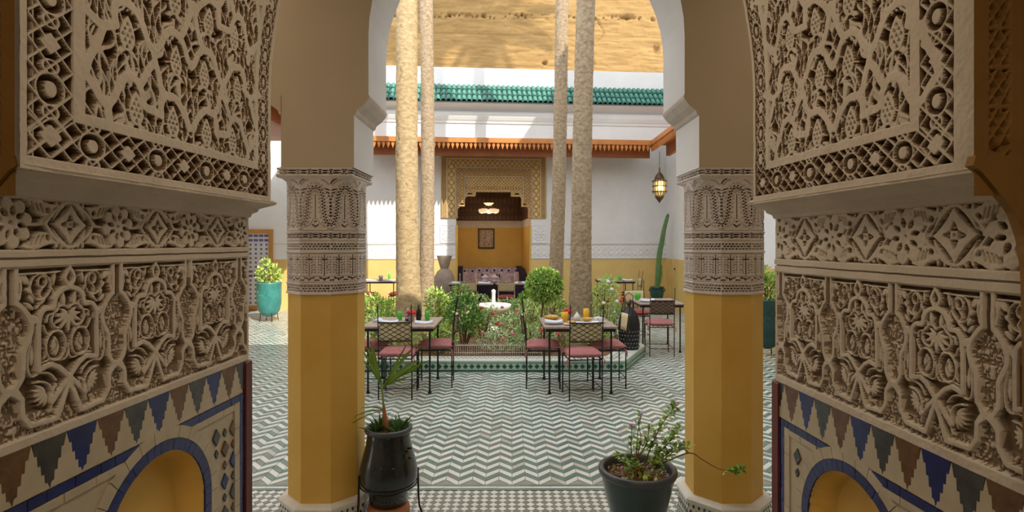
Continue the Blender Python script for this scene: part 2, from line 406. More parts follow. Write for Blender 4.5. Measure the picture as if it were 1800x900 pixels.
# ================================================================== SETTING: near archway jambs (wall_left, wall_right)
KW = 0.054
YN, YF = 1.10, 2.05
def lowX(Y): return 1.06 - KW * Y
def upX(Y, Z):
    b = np.where(Z > 2.15, 1.85 - np.sqrt(np.maximum(1.85 ** 2 - (np.minimum(Z, 3.66) - 2.15) ** 2, 0.0)), 0.0)
    return 0.98 - KW * Y - b
def ycols(y0, y1, n): return 1.0 / np.linspace(1 / y0, 1 / y1, n)
def pxw(x, y):
    Y = 0.98 / ((900 - x) / 1000 + KW); return (Y, EYE + (428 - y) * Y / 1000)

def lattice(R, u0, u1, v0, v1, nu, nv, r, axis):
    au = (u1 - u0) / nu; av = (v1 - v0) / nv
    sl, U, V = R.win(u0, u1, v0, v1)
    a = (U - u0) / au; b = (V - v0) / av
    k = 1 / math.hypot(1 / au, 1 / av)
    A = a + b; B = a - b
    d = np.minimum(np.abs(A - np.round(A)), np.abs(B - np.round(B))) * k
    R.put(sl, r - d, 0.0, 0.001)
    # medallions at every second cell on the centre line
    n = nu if axis == 'u' else nv; mid = (nv if axis == 'u' else nu) / 2
    for i in range(1, n, 2):
        c = (u0 + i * au, v0 + mid * av) if axis == 'u' else (u0 + mid * au, v0 + i * av)
        if (i // 2) % 2 == 0:
            R.stroke([(c[0] - au * .42, c[1]), (c[0], c[1] + av * .42), (c[0] + au * .42, c[1]), (c[0], c[1] - av * .42), (c[0] - au * .42, c[1])], r, smooth=False)
            sl, U, V = R.win(c[0] - au, c[0] + au, c[1] - av, c[1] + av)
            R.put(sl, (0.48 - np.abs(U - c[0]) / au - np.abs(V - c[1]) / av) * k, 0.0, 0.001)
        else:
            R.ell(c, au * .62, av * .62, cut=True)
            R.ell(c, au * .30, av * .40, 0.0, 0.002)
            R.ell(c, au * .66, av * .68, -.001, 0.001, ring=r * .9)
            for s1 in (-1, 1):
                R.ell((c[0], c[1] + s1 * av), au * .35, av * .30, 0.0, 0.001, ring=r)

def upper_panel(parent, sgn, ynear, lat0, lat1, bar1):
    U = ycols(ynear, 2.05, 500); V = np.arange(1.792, 2.64, 0.0018)
    R = Relief(U, V, 0.032); R.edge = .0028
    C = 1.587
    # openwork ground of long slits inside the field
    sl, UU, VV = R.win(bar1, 1.94, 1.93, 2.80)
    w = 0.010 * np.sin(VV * 47 + UU * 31) + 0.006 * np.sin(VV * 19 - UU * 73)
    p = np.abs(UU - C) + w
    A = p / 0.031 + VV / 0.080; B = p / 0.031 - VV / 0.080
    k = 1 / math.hypot(1 / .031, 1 / .080)
    d = np.minimum(np.abs(A - np.round(A)), np.abs(B - np.round(B))) * k
    R.put(sl, 0.0044 - d, -0.001, 0.001)
    cel = (np.floor(A) + 2 * np.floor(B)) % 5
    R.put(sl, np.where(cel == 0, 0.006 - np.abs(((A - np.floor(A)) + (B - np.floor(B))) / 2 - .5) * .031, -0.01), -0.003, 0.002)
    T = [[(140, 2), (165, 30), (183, 44), (205, 43)],
         [(205, 43), (202, 25), (203, 8), (215, 1), (230, 11), (244, 28), (253, 52), (262, 76), (270, 92)],
         [(270, 92), (284, 76), (289, 62), (302, 55), (316, 64), (325, 48), (331, 28), (336, 8)],
         [(270, 92), (272, 108), (262, 122), (252, 142), (246, 152)],
         [(189, 201), (192, 183), (201, 171), (210, 151), (215, 139), (229, 134), (243, 144), (251, 166), (256, 187), (272, 196), (285, 203)],
         [(150, 128), (166, 151), (176, 171), (189, 189), (193, 214)],
         [(271, 98), (279, 130), (284, 155), (294, 168), (307, 172), (318, 188), (327, 206), (333, 226)],
         [(285, 203), (284, 185), (290, 168)],
         [(316, 64), (325, 85), (330, 104), (337, 118)],
         [(150, 128), (158, 100), (170, 80), (183, 46)]]
    TW = [[pxw(*q) for q in t] for t in T]
    cones = [(1.374, 1.975), (1.512, 1.972), (1.345, 2.145), (1.524, 2.138)]
    for rep in range(3):
        dz = rep * 0.324
        for s1 in (-1, 1):
            mp = (lambda q: q) if s1 < 0 else (lambda q: (2 * C - q[0], q[1]))
            for (cy, cz) in cones:
                c = mp((cy, cz + dz))
                if c[0] < bar1 + .02: continue
                R.ell((c[0], c[1] + .002), 0.036, 0.050, cut=True)
                for an in (0.5, 2.2, 3.4, 4.3, 5.3, 5.9):
                    R.stroke([c, (c[0] + .042 * math.cos(an), c[1] + .058 * math.sin(an))], 0.0034, -0.003, smooth=False)
            for t in TW:
                R.stroke([mp((q[0], q[1] + dz)) for q in t], 0.0125, 0.0, 0.0015)
            for (cy, cz) in cones:
                c = mp((cy, cz + dz))
                if c[0] < bar1 + .02: continue
                R.drop((c[0], c[1] + .002), .052, .086, -0.001, 0.002)
                # leaves under the cone
                for s2 in (-1, 1):
                    R.lens((c[0], c[1] - .034), (c[0] + s2 * .040, c[1] - .052), 0.016, -0.002, 0.001)
                for i in range(-2, 3):
                    for j in range(-3, 4):
                        x = c[0] + (i + .5 * (j % 2)) * .0145; y = c[1] - .003 + j * .0132
                        if ((x - c[0]) / .021) ** 2 + ((y - c[1] + .004) / (.034 if y > c[1] else .032)) ** 2 < 1 and abs(x - c[0]) < .022 - max(0, y - c[1]) * .5:
                            R.stroke([(x - .0026, y - .0022), (x + .0026, y - .0022), (x, y + .0030), (x - .0026, y - .0022)], 0.0010, -.014, cut=True, smooth=False)
    # frames and lattice borders
    lattice(R, lat0, lat1, 1.82, 2.732, 2, 20, 0.0036, 'v')
    lattice(R, lat0 + 0.001, 2.03, 1.82, 1.902, 18, 2, 0.0034, 'u')
    lattice(R, 1.962, 2.03, 1.90, 2.80, 2, 20, 0.0040, 'v')
    R.rect(lat1, bar1, 1.902, 2.80); R.rect(1.935, 1.962, 1.902, 2.80); R.rect(lat1, 1.962, 1.902, 1.930)
    R.rect(ynear - .1, lat0, 1.7, 2.9); R.rect(2.03, 2.2, 1.7, 2.9); R.rect(1, 2.2, 1.7, 1.82)
    uu, vv = np.meshgrid(U, V)
    R.H += 0.0022 * (vnoise(uu, vv, 26, 26, 3) - .5) + 0.0010 * (vnoise(uu, vv, 110, 110, 5) - .5)
    return R.mesh('pierced_panel', lambda u, v, h: np.stack([sgn * (upX(u, v) - h), u, v], -1), ['plaster', 'cavity_shade'], parent, midx=(R.H < -.0115).astype(int), flip=sgn < 0)

def frieze(parent, sgn, z0, z1, cs):
    U = ycols(1.075, YF, 420); V = np.arange(z0 - .016, z1 + .001, 0.0019)
    R = Relief(U, V, 0.020); R.edge = .0030; h = z1 - z0; zc = (z0 + z1) / 2; P = 0.152
    for i, c in enumerate(cs):
        kind = i % 2
        q = (c, zc)
        for s1 in (-1, 1):
            # scrolling stems towards the neighbours
            R.stroke([(c, zc), (c + s1 * P * .32, zc + (.02 if kind else -.002)), (c + s1 * P * .5, zc)], 0.0045, -0.004, 0.001)
        if kind == 0:
            for k in range(8):
                a = k * PI / 4 + .2; r = h * .35
                R.ell((c + r * .92 * math.cos(a), zc + r * math.sin(a)), h * .165, h * .148, 0.0, 0.003, rot=a)
            R.ell(q, h * .36, h * .38, 0.0, 0.001)
            for k in range(8):
                a = k * PI / 4 + .59
                R.lens((c + h * .15 * math.cos(a), zc + h * .15 * math.sin(a)), (c + h * .33 * math.cos(a), zc + h * .33 * math.sin(a)), h * .085, cut=True)
            R.ell(q, 0.003, 0.003, cut=True, lvl=-.014)
        else:
            r = h * .46
            R.ell(q, r * .92, r * 1.0, 0.0, 0.001)
            for k in range(4):
                a = k * PI / 2
                R.lens((c + .95 * r * math.cos(a), zc + 1.02 * r * math.sin(a)), (c + .95 * r * math.cos(a + PI / 2), zc + 1.02 * r * math.sin(a + PI / 2)), h * .075, cut=True)
                p = [(c + .22 * r * math.cos(a + .5), zc + .22 * r * math.sin(a + .5)), (c + .22 * r * math.cos(a - .5), zc + .22 * r * math.sin(a - .5)), (c + .42 * r * math.cos(a), zc + .42 * r * math.sin(a))]
                R.stroke(p + [p[0]], .0016, cut=True, smooth=False)
            R.ell(q, .003, .003, cut=True, lvl=-.014)
            R.stroke([(c - r * 1.3, zc), (c - r * .68, zc + r * .72), (c, zc + r * 1.02), (c + r * .68, zc + r * .72), (c + r * 1.3, zc), (c + r * .68, zc - r * .72), (c, zc - r * 1.02), (c - r * .68, zc - r * .72), (c - r * 1.3, zc)], 0.0048, 0.0, 0.001)
            for s1 in (-1, 1):
                for s2 in (-1, 1):
                    for e in range(3):
                        b0 = (c + s1 * r * (.12 + .28 * e), zc + s2 * r * (.98 - .14 * e))
                        R.lens(b0, (b0[0] + s1 * .004, zc + s2 * h * .52), 0.011, -0.001, 0.001)
        # large palmette leaves in the corners between motifs
        for s2 in (-1, 1):
            m = (c + P * .5, zc + s2 * h * .30); fs1 = -1 if kind == 0 else 1
            R.ell(m, P * .17, h * .155, 0.0, 0.003)
            R.lens((m[0] - fs1 * .010, m[1] + s2 * h * .06), (m[0] + fs1 * P * .36, zc + s2 * h * .47), h * .22, 0.0, 0.002)
            R.lens((m[0] + fs1 * .004, m[1] - s2 * h * .02), (m[0] - fs1 * P * .25, zc + s2 * h * .40), h * .15, 0.0, 0.002)
            R.ell((m[0] - fs1 * .010, m[1] - s2 * h * .03), h * .045, h * .05, cut=True)
            for e in range(4):
                x = m[0] + fs1 * (.002 + e * .0105)
                R.stroke([(x, m[1] - s2 * h * (.06 - .02 * e)), (x + fs1 * .007, m[1] + s2 * h * (.09 + .012 * e))], .0014, -.009, cut=True, smooth=False)
    R.rect(1, 2.2, z0 - .03, z0); R.rect(1, 2.2, z1 - .003, z1 + .1); R.rect(2.035, 2.2, z0 - .1, z1 + .1)
    uu, vv = np.meshgrid(U, V)
    R.H += 0.0018 * (vnoise(uu, vv, 30, 30, 8) - .5) + 0.0012 * (vnoise(uu, vv, 120, 120, 9) - .5)
    return R.mesh('flower_frieze', lambda u, v, h: np.stack([sgn * (lowX(u) - h), u, v], -1), ['plaster', 'groove_shade'], parent, midx=(R.H < -.0135).astype(int), flip=sgn < 0)

def cartouches(parent, sgn, z0, z1, zb, slots, P=0.2845):
    """z0..z1 carved field, zb lower edge of the plain border"""
    U = ycols(1.075, YF, 470); V = np.arange(zb, z1 + .017, 0.0020)
    R = Relief(U, V, 0.020); R.edge = .0028; Hh = z1 - z0
    for sc_ in slots:   # stippled alcoves and ground
        f = lambda u, v: (sc_ + u * P, z0 + v * Hh)
        a = f(0, .62); R.ell(a, .135 * P, .17 * Hh, -0.013)
        R.rect(sc_ - .085 * P, sc_ + .085 * P, z0 + .30 * Hh, z0 + .6 * Hh, -0.013)
        R.rect(sc_ - .075 * P, sc_ + .075 * P, z0, z0 + .27 * Hh, -0.013)
    R.rect(1, 2.2, z0 - .01, z0 + .115 * Hh, -0.013)
    uu, vv = np.meshgrid(U, V)
    st = (R.H > -0.0145) & (R.H < -0.0125)
    n = vnoise(uu, vv, 190, 120, 21); R.H[st] += (0.007 * (np.abs(n - .5) * 2 - .5) + .001)[st]
    w = 0.0070
    for sc_ in slots + [slots[-1] + (P if sgn else 0)]:
        for s1 in (-1, 1):
            def f(u, v): return (sc_ + s1 * u * P, z0 + v * Hh)
            # outer strip, from the slot to the bottom point
            R.stroke([f(.046, 1.02), f(.046, .80)], w * .9, 0, .0015, smooth=False)
            R.stroke([f(.046, .80), f(.10, .76), f(.155, .69), f(.165, .62), f(.13, .55), f(.10, .50), f(.095, .42), f(.09, .35)], w, 0, .0015)
            R.stroke([f(.09, .35), f(.05, .30), f(0, .28), f(-.05, .25), f(-.09, .22)], w, 0, .0015, smooth=False)
            R.stroke([f(.09, .22), f(.095, .12), f(.16, .045), f(.35, .035)], w, 0, .0015, smooth=False)
            R.stroke([f(.09, .22), f(.05, .27)], w, 0, .0015, smooth=False)
            R.stroke([f(.35, .035), f(.385, .035), f(.43, .12), f(.47, .20), f(.50, .24)], w, 0, .0015, smooth=False)
            # inner strip: vertical bar, foot and crossing
            R.stroke([f(.18, .70), f(.225, .66), f(.225, .37), f(.33, .39), f(.40, .36), f(.50, .28), f(.60, .20), f(.66, .15)], w, 0, .0015, smooth=False)
            # trefoil arch
            R.stroke([f(.225, .62), f(.235, .70), f(.28, .745), f(.35, .75), f(.37, .80), f(.42, .85), f(.50, .87)], w, 0, .0015)
            R.stroke([f(.18, .68), f(.165, .66)], w, 0, .0015, smooth=False)
            R.stroke([f(.30, .66), f(.31, .70), f(.36, .71), f(.40, .73), f(.41, .77)], .0032, -.002, .001)
            R.lens(f(.455, .74), f(.44, .86), .013, -.002, .002)
            # little lozenge over the arch
            R.stroke([f(.50, .87), f(.455, .93), f(.50, 1.0)], .0052, 0, .001)
            # rosette in the head
            for k in range(5):
                a0 = 2.2 + k * .62
                R.lens(f(.50, .69), f(.50 + .15 * math.cos(a0), .66 + .10 * math.sin(a0)), .012, -.003, .002)
            R.stroke([f(.50, .73), f(.44, .755), f(.37, .72), f(.345, .66), f(.38, .62), f(.43, .61)], .0034, -.002, .001)
            for k in range(3):
                R.lens(f(.36 + .035 * k, .64 - .02 * k), f(.385 + .035 * k, .60 - .02 * k), .008, -.004, .001)
            # bud ovals
            R.ell(f(.385, .50), .088 * P, .093 * Hh, -.002, .001, ring=.0028)
            R.lens(f(.385, .43), f(.385, .57), .022, -.004, .003)
            R.stroke([f(.36, .46), f(.40, .50), f(.385, .53)], .002, cut=True, lvl=-.012)
            R.stroke([f(.28, .64), f(.30, .60), f(.335, .57)], .0030, -.003, .001)
            R.stroke([f(.28, .43), f(.30, .46), f(.30, .55)], .0028, -.003, .001)
            R.stroke([f(.27, .41), f(.36, .42), f(.44, .40), f(.49, .42), f(.50, .50)], .0030, -.003, .001)
            # side leaf between strips
            R.stroke([f(.17, .57), f(.14, .48), f(.145, .38), f(.18, .34), f(.25, .35), f(.33, .33), f(.38, .28)], .0034, -.002, .001)
            R.lens(f(.178, .40), f(.175, .55), .012, -.003, .002)
            # palmette bottom
            for k in range(6):
                a0 = 2.6 + .36 * k
                R.lens(f(.30, .22), f(.30 + .145 * math.cos(a0) + .03, .22 + .115 * math.sin(a0) + .01), .0125, -.003, .003)
            R.lens(f(.335, .12), f(.39, .27), .022, -.002, .002); R.lens(f(.355, .16), f(.385, .24), .009, cut=True, lvl=-.014)
            R.stroke([f(.20, .30), f(.27, .29), f(.33, .25), f(.35, .16), f(.33, .09)], .0034, -.002, .001)
            # spandrel scroll
            R.ell(f(.25, .885), .085 * P, .080 * Hh, -.002, .001, ring=.0028)
            R.ell(f(.265, .915), .035 * P, .036 * Hh, -.002, .001, ring=.0026)
            R.stroke([f(.265, .875), f(.24, .84), f(.26, .80), f(.22, .755)], .0034, -.003, .001)
            R.stroke([f(.075, .97), f(.16, .97), f(.24, .97), f(.34, .97), f(.42, .975)], .0030, -.002, .001)
            for k in range(3):
                R.lens(f(.10 + .03 * k, .94 - .05 * k), f(.16 + .02 * k, .90 - .06 * k), .011, -.003, .002)
                R.lens(f(.075 + .02 * k, .97), f(.10 + .03 * k, .90), .010, -.003, .002)
            R.stroke([f(.05, .97), f(.085, .90), f(.07, .82)], .0036, -.001, .001)
            R.lens(f(.13, .80), f(.20, .74), .012, -.003, .002); R.lens(f(.30, .82), f(.22, .76), .012, -.003, .002)
            R.stroke([f(.33, .88), f(.36, .84), f(.34, .80)], .0032, -.002, .001)
            R.lens(f(.375, .99), f(.36, .87), .010, -.003, .002)
    for sc_ in slots: R.rect(sc_ - .0070, sc_ + .0070, z0 + .78 * Hh, z1 + .01, cut=True)
    R.rect(1, 2.2, zb - .1, z0 - .004); R.rect(1, 2.2, z1, z1 + .1); R.rect(2.035, 2.2, z0 - .1, z1 + .1)
    R.H += 0.0015 * (vnoise(uu, vv, 30, 30, 18) - .5) + 0.0010 * (vnoise(uu, vv, 120, 120, 19) - .5)
    return R.mesh('cartouche_panel', lambda u, v, h: np.stack([sgn * (lowX(u) - h), u, v], -1), ['plaster', 'groove_shade'], parent, midx=(R.H < -.0135).astype(int), flip=sgn < 0)

def jamb_strip(parent, name, sgn, prof, y0=1.075, y1=YF, m='plaster', yend=0.0):
    """moulding: profile [(inward, z)...] swept along Y, returned round the far end"""
    Ys = np.linspace(y0, y1, 30); vs = []; fs = []; n = len(prof)
    for i, Y in enumerate(Ys):
        w = 0.0012 * (random.random() - .5)
        for (o, z) in prof: vs.append((sgn * (lowX(Y) - o + w), Y + (yend * o if i == 29 else 0), z + w))
    for i in range(29):
        for k in range(n - 1):
            a = i * n + k; f = (a, a + 1, a + n + 1, a + n); fs.append(f if sgn < 0 else f[::-1])
    b = MB(); b.add(vs, fs, 0, False)
    for i in (0, 29):
        pts = [vs[i * n + k] for k in range(n)] + [(sgn * (lowX(Ys[i]) + .02), vs[i * n][1], prof[-1][1]), (sgn * (lowX(Ys[i]) + .02), vs[i * n][1], prof[0][1])]
        b.add(pts, [tuple(range(len(pts))) if (sgn < 0) == (i == 0) else tuple(range(len(pts)))[::-1]])
    return b.build(name, [m], parent)

def wallpoly(sgn, pts, lift, th=0.008):
    """flat tile on the jamb plane from (Y,z) outline"""
    b = MB(); p3 = [(sgn * (lowX(Y) - lift), Y, z) for Y, z in pts]
    nrm = Vector((-sgn, -KW * 1.0, 0)).normalized()
    A = sum(pts[i][0] * pts[(i + 1) % len(pts)][1] - pts[(i + 1) % len(pts)][0] * pts[i][1] for i in range(len(pts)))
    if (A > 0) == (sgn < 0): p3 = p3[::-1] if False else p3
    b.poly(p3 if (A > 0) == (sgn < 0) else p3[::-1], nrm, th)
    return b

def zellige(parent, sgn, zt, zl, Yc, zc, r, per, c0, order):
    """mosaic dado: zt top, zl top of the blue line, arch centre Yc,zc radius r (outer edge of blue ring)"""
    # setting bed with the niche
    U = ycols(1.075, YF, 200); V = np.arange(0.0, zt + .012, 0.006)
    R = Relief(U, V, 0.006)
    uu, vv = np.meshgrid(U, V)
    ri = r - .036
    dd = np.where(vv > zc, np.hypot(uu - Yc, vv - zc), np.abs(uu - Yc))
    R.H[:] = -0.004 - 0.075 * np.clip((ri - dd) / .010, 0, 1)
    inn = dd < ri + .001
    R.mesh('mosaic_bed', lambda u, v, h: np.stack([sgn * (lowX(u) - h), u, v], -1), ['cream_tile', 'niche'], parent, midx=inn.astype(int), flip=sgn < 0)
    # merlon band
    S = [(.5, 1), (.43, .74), (.36, .74), (.34, .52), (.26, .52), (.24, .32), (.155, .32), (.14, .14), (.06, .12), (0, .0)]
    hb = zt - zl - .004; g = .0009
    i0 = int(math.floor((1.08 - c0) / per)); i1 = int(math.ceil((YF - c0) / per))
    clipY = lambda y: min(max(y, 1.078), 2.026)
    for i in range(i0, i1 + 1):
        c = c0 + i * per
        if c - per * .5 > 2.02 or c + per * .5 < 1.085: continue
        L = [(clipY(c - a * per * .98 + g), zl + .004 + b * hb) for a, b in S]
        Rr = [(clipY(c + a * per * .98 - g), zl + .004 + b * hb) for a, b in S[:-1]]
        tname = order[i % 3]
        wallpoly(sgn, L + Rr[::-1], random.uniform(0.0, .0012)).build('merlon_tile', [tname], parent)
        # cream merlon to the right (centre + per/2)
        cc = c + per / 2
        if cc > 2.03: continue
        Lc = [(clipY(cc - (.5 - a) * per - g), zl + .004 + b * hb) for a, b in S[::-1]]
        Rc = [(clipY(cc + (.5 - a) * per + g), zl + .004 + b * hb) for a, b in S[::-1]]
        pts = Lc[:-1] + [(clipY(cc), zl + .004 + hb * .98)] + Rc[:-1][::-1]
        if max(p[0] for p in pts) - min(p[0] for p in pts) < .01: continue
        wallpoly(sgn, pts, random.uniform(0.0, .0012)).build('merlon_tile', ['cream_tile'], parent)
    # blue line, interrupted by the ring
    y = 1.08
    ro = r + .036
    while y < 1.985:
        y2 = min(y + random.choice((.045, .075, .09, .09)), 1.99)
        def hw(z): return math.sqrt(max(ro * ro - (z - zc) ** 2, 0))
        h1, h2 = hw(zl), hw(zl - .022)
        if not (y2 > Yc - h2 and y < Yc + h2):
            wallpoly(sgn, [(y + .001, zl), (y2 - .001, zl), (y2 - .001, zl - .022), (y + .001, zl - .022)], random.uniform(.0002, .0014)).build('line_tile', ['blue_tile'], parent)
        elif y < Yc - h2 - .012:
            wallpoly(sgn, [(y + .001, zl), (Yc - h1 - .004 if h1 > 0 else Yc - .10, zl), (Yc - h2 - .004, zl - .022), (y + .001, zl - .022)], .001).build('line_tile', ['blue_tile'], parent)
        elif y2 > Yc + h2 + .012:
            wallpoly(sgn, [(Yc + h1 + .004 if h1 > 0 else Yc + .10, zl), (y2 - .001, zl), (y2 - .001, zl - .022), (Yc + h2 + .004, zl - .022)], .001).build('line_tile', ['blue_tile'], parent)
        y = y2
    # vertical blue border at the courtyard end
    z = zl
    while z > .62:
        z2 = z - random.choice((.05, .075, .06))
        wallpoly(sgn, [(1.992, z - .001), (2.018, z - .001), (2.018, z2 + .001), (1.992, z2 + .001)], random.uniform(.0002, .0014)).build('line_tile', ['blue_tile'], parent); z = z2
    for z in np.arange(zl - .022, .66, -.09):
        wallpoly(sgn, [(1.958, z - .001), (1.990, z - .001), (1.990, z - .089), (1.958, z - .089)], random.uniform(0, .001)).build('line_tile', ['cream_tile'], parent)
    for y in np.arange(1.08, 1.95, .09):
        if abs(y + .045 - Yc) < .15: continue
        wallpoly(sgn, [(y + .001, zl - .024), (min(y + .089, 1.956), zl - .024), (min(y + .089, 1.956), zl - .044), (y + .001, zl - .044)], random.uniform(0, .001)).build('line_tile', ['cream_tile'], parent)
    # rings
    for (ra, rb, nseg, m, z_lo, dz) in ((r - .032, r, 26, 'blue_tile', .62, .032), (r + .002, r + .036, 15, 'cream_tile', .62, .07)):
        for k in range(nseg):
            a = PI * (k + .02) / nseg; b = PI * (k + .98) / nseg
            pts = [(Yc + q * math.cos(t), zc + q * math.sin(t)) for q, t in ((ra, a), (rb, a), (rb, (a + b) / 2), (rb, b), (ra, b), (ra, (a + b) / 2))]
            wallpoly(sgn, pts, random.uniform(.0003, .0015)).build('ring_tile', [m], parent)
        z = zc
        while z > z_lo:
            for s1 in (-1, 1):
                wallpoly(sgn, [(Yc + s1 * ra, z - .001), (Yc + s1 * rb, z - .001), (Yc + s1 * rb, z - dz + .001), (Yc + s1 * ra, z - dz + .001)], random.uniform(.0003, .0015)).build('ring_tile', [m], parent)
            z -= dz
    # lozenge mosaic in the spandrels
    pu, pv = .050, .054
    cols = ['brown_tile', 'dark_tile', 'brown_tile', 'blue_tile', 'dark_tile']
    for j in range(-16, 12):
        for i in range(-16, 14):
            y = Yc + .02 + i * pu; z = zc + j * pv
            big = (i + j) % 2 == 0
            hy, hz = (.0205, .0275) if big else (.0105, .0145)
            dmin = math.hypot(y - Yc, z - zc) if z > zc else abs(y - Yc)
            if dmin < r + .036 + hy * .75 or z > zl - .046 - hz * .35 or z < .64 or y > 1.955 - hy * .1 or y < 1.085 + hy: continue
            ya, za = min(y + hy, 1.955), min(z + hz, zl - .047)
            wallpoly(sgn, [(y - hy, z), (y, z - hz)] + ([(ya, z)] if ya == y + hy else [(ya, z - hz * (1 - (ya - y) / hy)), (ya, z + hz * (1 - (ya - y) / hy))]) + ([(y, z + hz)] if za == z + hz else [(y + hy * (1 - (za - z) / hz) * .9, za), (y - hy * (1 - (za - z) / hz) * .9, za)]), random.uniform(.0008, .002)).build('lozenge_tile', [cols[(i * 3 + j * 2) % 5]], parent)

def core(parent, sgn):
    """masonry behind the reliefs, front face to the room, back face to the gallery"""
    b = MB()
    o = .14
    for (z0, z1, f) in ((0, 1.80, lambda Y: lowX(Y) + o), (1.80, 2.62, lambda Y: 1.0 - KW * Y + .03)):
        vs = [(sgn * f(YN), YN, z0), (sgn * 4.4, YN, z0), (sgn * 4.4, YF - .004, z0), (sgn * f(YF), YF - .004, z0)]
        vs += [(x, y, z1) for x, y, z in vs]
        fs = [(0, 1, 2, 3), (7, 6, 5, 4), (0, 4, 5, 1), (1, 5, 6, 2), (2, 6, 7, 3), (3, 7, 4, 0)]
        b.add(vs, fs if sgn > 0 else [q[::-1] for q in fs])
    # returns closing the gap at both ends
    for y0, y1 in ((YN - .004, YN), (YF - .012, YF)):
        for (z0, z1, xa) in ((0, 1.76, lowX(y0)), (1.79, 2.62, 0.98 - KW * y0)):
            b.box(*sorted((sgn * (xa + .004), sgn * (xa + .16))), y0, y1, z0, z1)
    return b.build('masonry', ['beige'], parent)

def arch_head():
    """soffit and spandrel of the near arch above the carved panels"""
    b = MB(); Z = np.linspace(2.62, 3.66, 18); prev = None
    for z in Z:
        xa = float(upX(np.array(YN), np.array(z))); xb = float(upX(np.array(YF), np.array(z)))
        cur = (max(xa, .0), max(xb, .0), z)
        if prev:
            for s in (-1, 1):
                q = [(s * prev[0], YN, prev[2]), (s * prev[1], YF, prev[2]), (s * cur[1], YF, z), (s * cur[0], YN, z)]
                b.add(q, [(0, 1, 2, 3) if s < 0 else (3, 2, 1, 0)], 0, True)
                for yy, k in ((YN, 0), (YF, 1)):
                    q = [(s * prev[k], yy, prev[2]), (s * 4.4, yy, prev[2]), (s * 4.4, yy, z), (s * cur[k], yy, z)]
                    b.add(q, [(0, 1, 2, 3)], 0)
        prev = cur
    b.box(-4.4, 4.4, YN, YF, 3.66, 4.0)
    return b.build('wall_front', ['beige'])

def front_relief(parent, sgn, x0):
    """brown carved face toward the room beside the arch"""
    U = np.arange(x0, x0 + .46, .0022); V = np.arange(1.74, 2.62, .0022)
    R = Relief(U, V, .016)
    R.rect(x0 - .1, x0 + .030, 1.6, 2.8); R.rect(x0, x0 + .6, 1.6, 1.815)
    c = x0 + .048
    R.rect(x0 + .068, x0 + .108, 1.6, 2.8); R.rect(x0 + .068, x0 + .6, 1.852, 1.895)
    for k in range(12):
        z = 1.835 + k * .074
        R.rect(x0 + .03, x0 + .07, z - .005, z + .005) if k else None
        for s in (-1, 1):
            R.stroke([(c - .02, z + .037 - s * .03), (c + .02, z + .037 + s * .03)], .003, 0, smooth=False)
            R.stroke([(c - .02, z + .037 + s * .0), (c, z + .037 + s * .037)], .003, 0, smooth=False)
            R.stroke([(c + .02, z + .037), (c, z + .037 + s * .037)], .003, 0, smooth=False)
    for k in range(1, 9):
        x = x0 + .03 + k * .05
        R.stroke([(x - .025, 1.815), (x + .01, 1.852)], .004, 0, smooth=False); R.stroke([(x + .02, 1.815), (x - .015, 1.852)], .004, 0, smooth=False)
    R.rect(x0 + .112, x0 + .6, 1.90, 2.8)
    for k in range(5):
        z = 1.93 + k * .13
        for (dx, s) in ((.15, 1), (.27, -1), (.39, 1)):
            R.lens((x0 + dx, z - .02), (x0 + dx + .05, z + .05), .028, cut=True)
            R.lens((x0 + dx + .05, z), (x0 + dx, z + .07), .022, cut=True)
            R.lens((x0 + dx - .03, z + .05), (x0 + dx + .03, z + .085), .02, cut=True)
    R.rect(x0 + .109, x0 + .113, 1.9, 2.8, cut=True)
    sh = x0 - .848
    bp = [(.848, 1.796), (.864, 1.785), (.89, 1.754), (.917, 1.722), (.938, 1.68), (.949, 1.627), (.956, 1.56), (.96, 1.2)]
    bp = [(x + sh - .010 + random.uniform(-.001, .001), z) for x, z in catmull(bp, 3)]
    pl = [(sgn * x, YN - .036, z) for x, z in bp] + [(sgn * 1.7, YN - .036, 1.2), (sgn * 1.7, YN - .036, 1.815), (sgn * (x0 - .004), YN - .036, 1.815)]
    MB().poly(pl if sgn < 0 else pl[::-1], (0, -1, 0), .02).build('ochre_facing', ['ochre_wood'], parent)
    return R.mesh('carved_border', lambda u, v, h: np.stack([sgn * u, YN - .026 - h, v], -1), 'ochre_wood', parent, flip=sgn < 0)

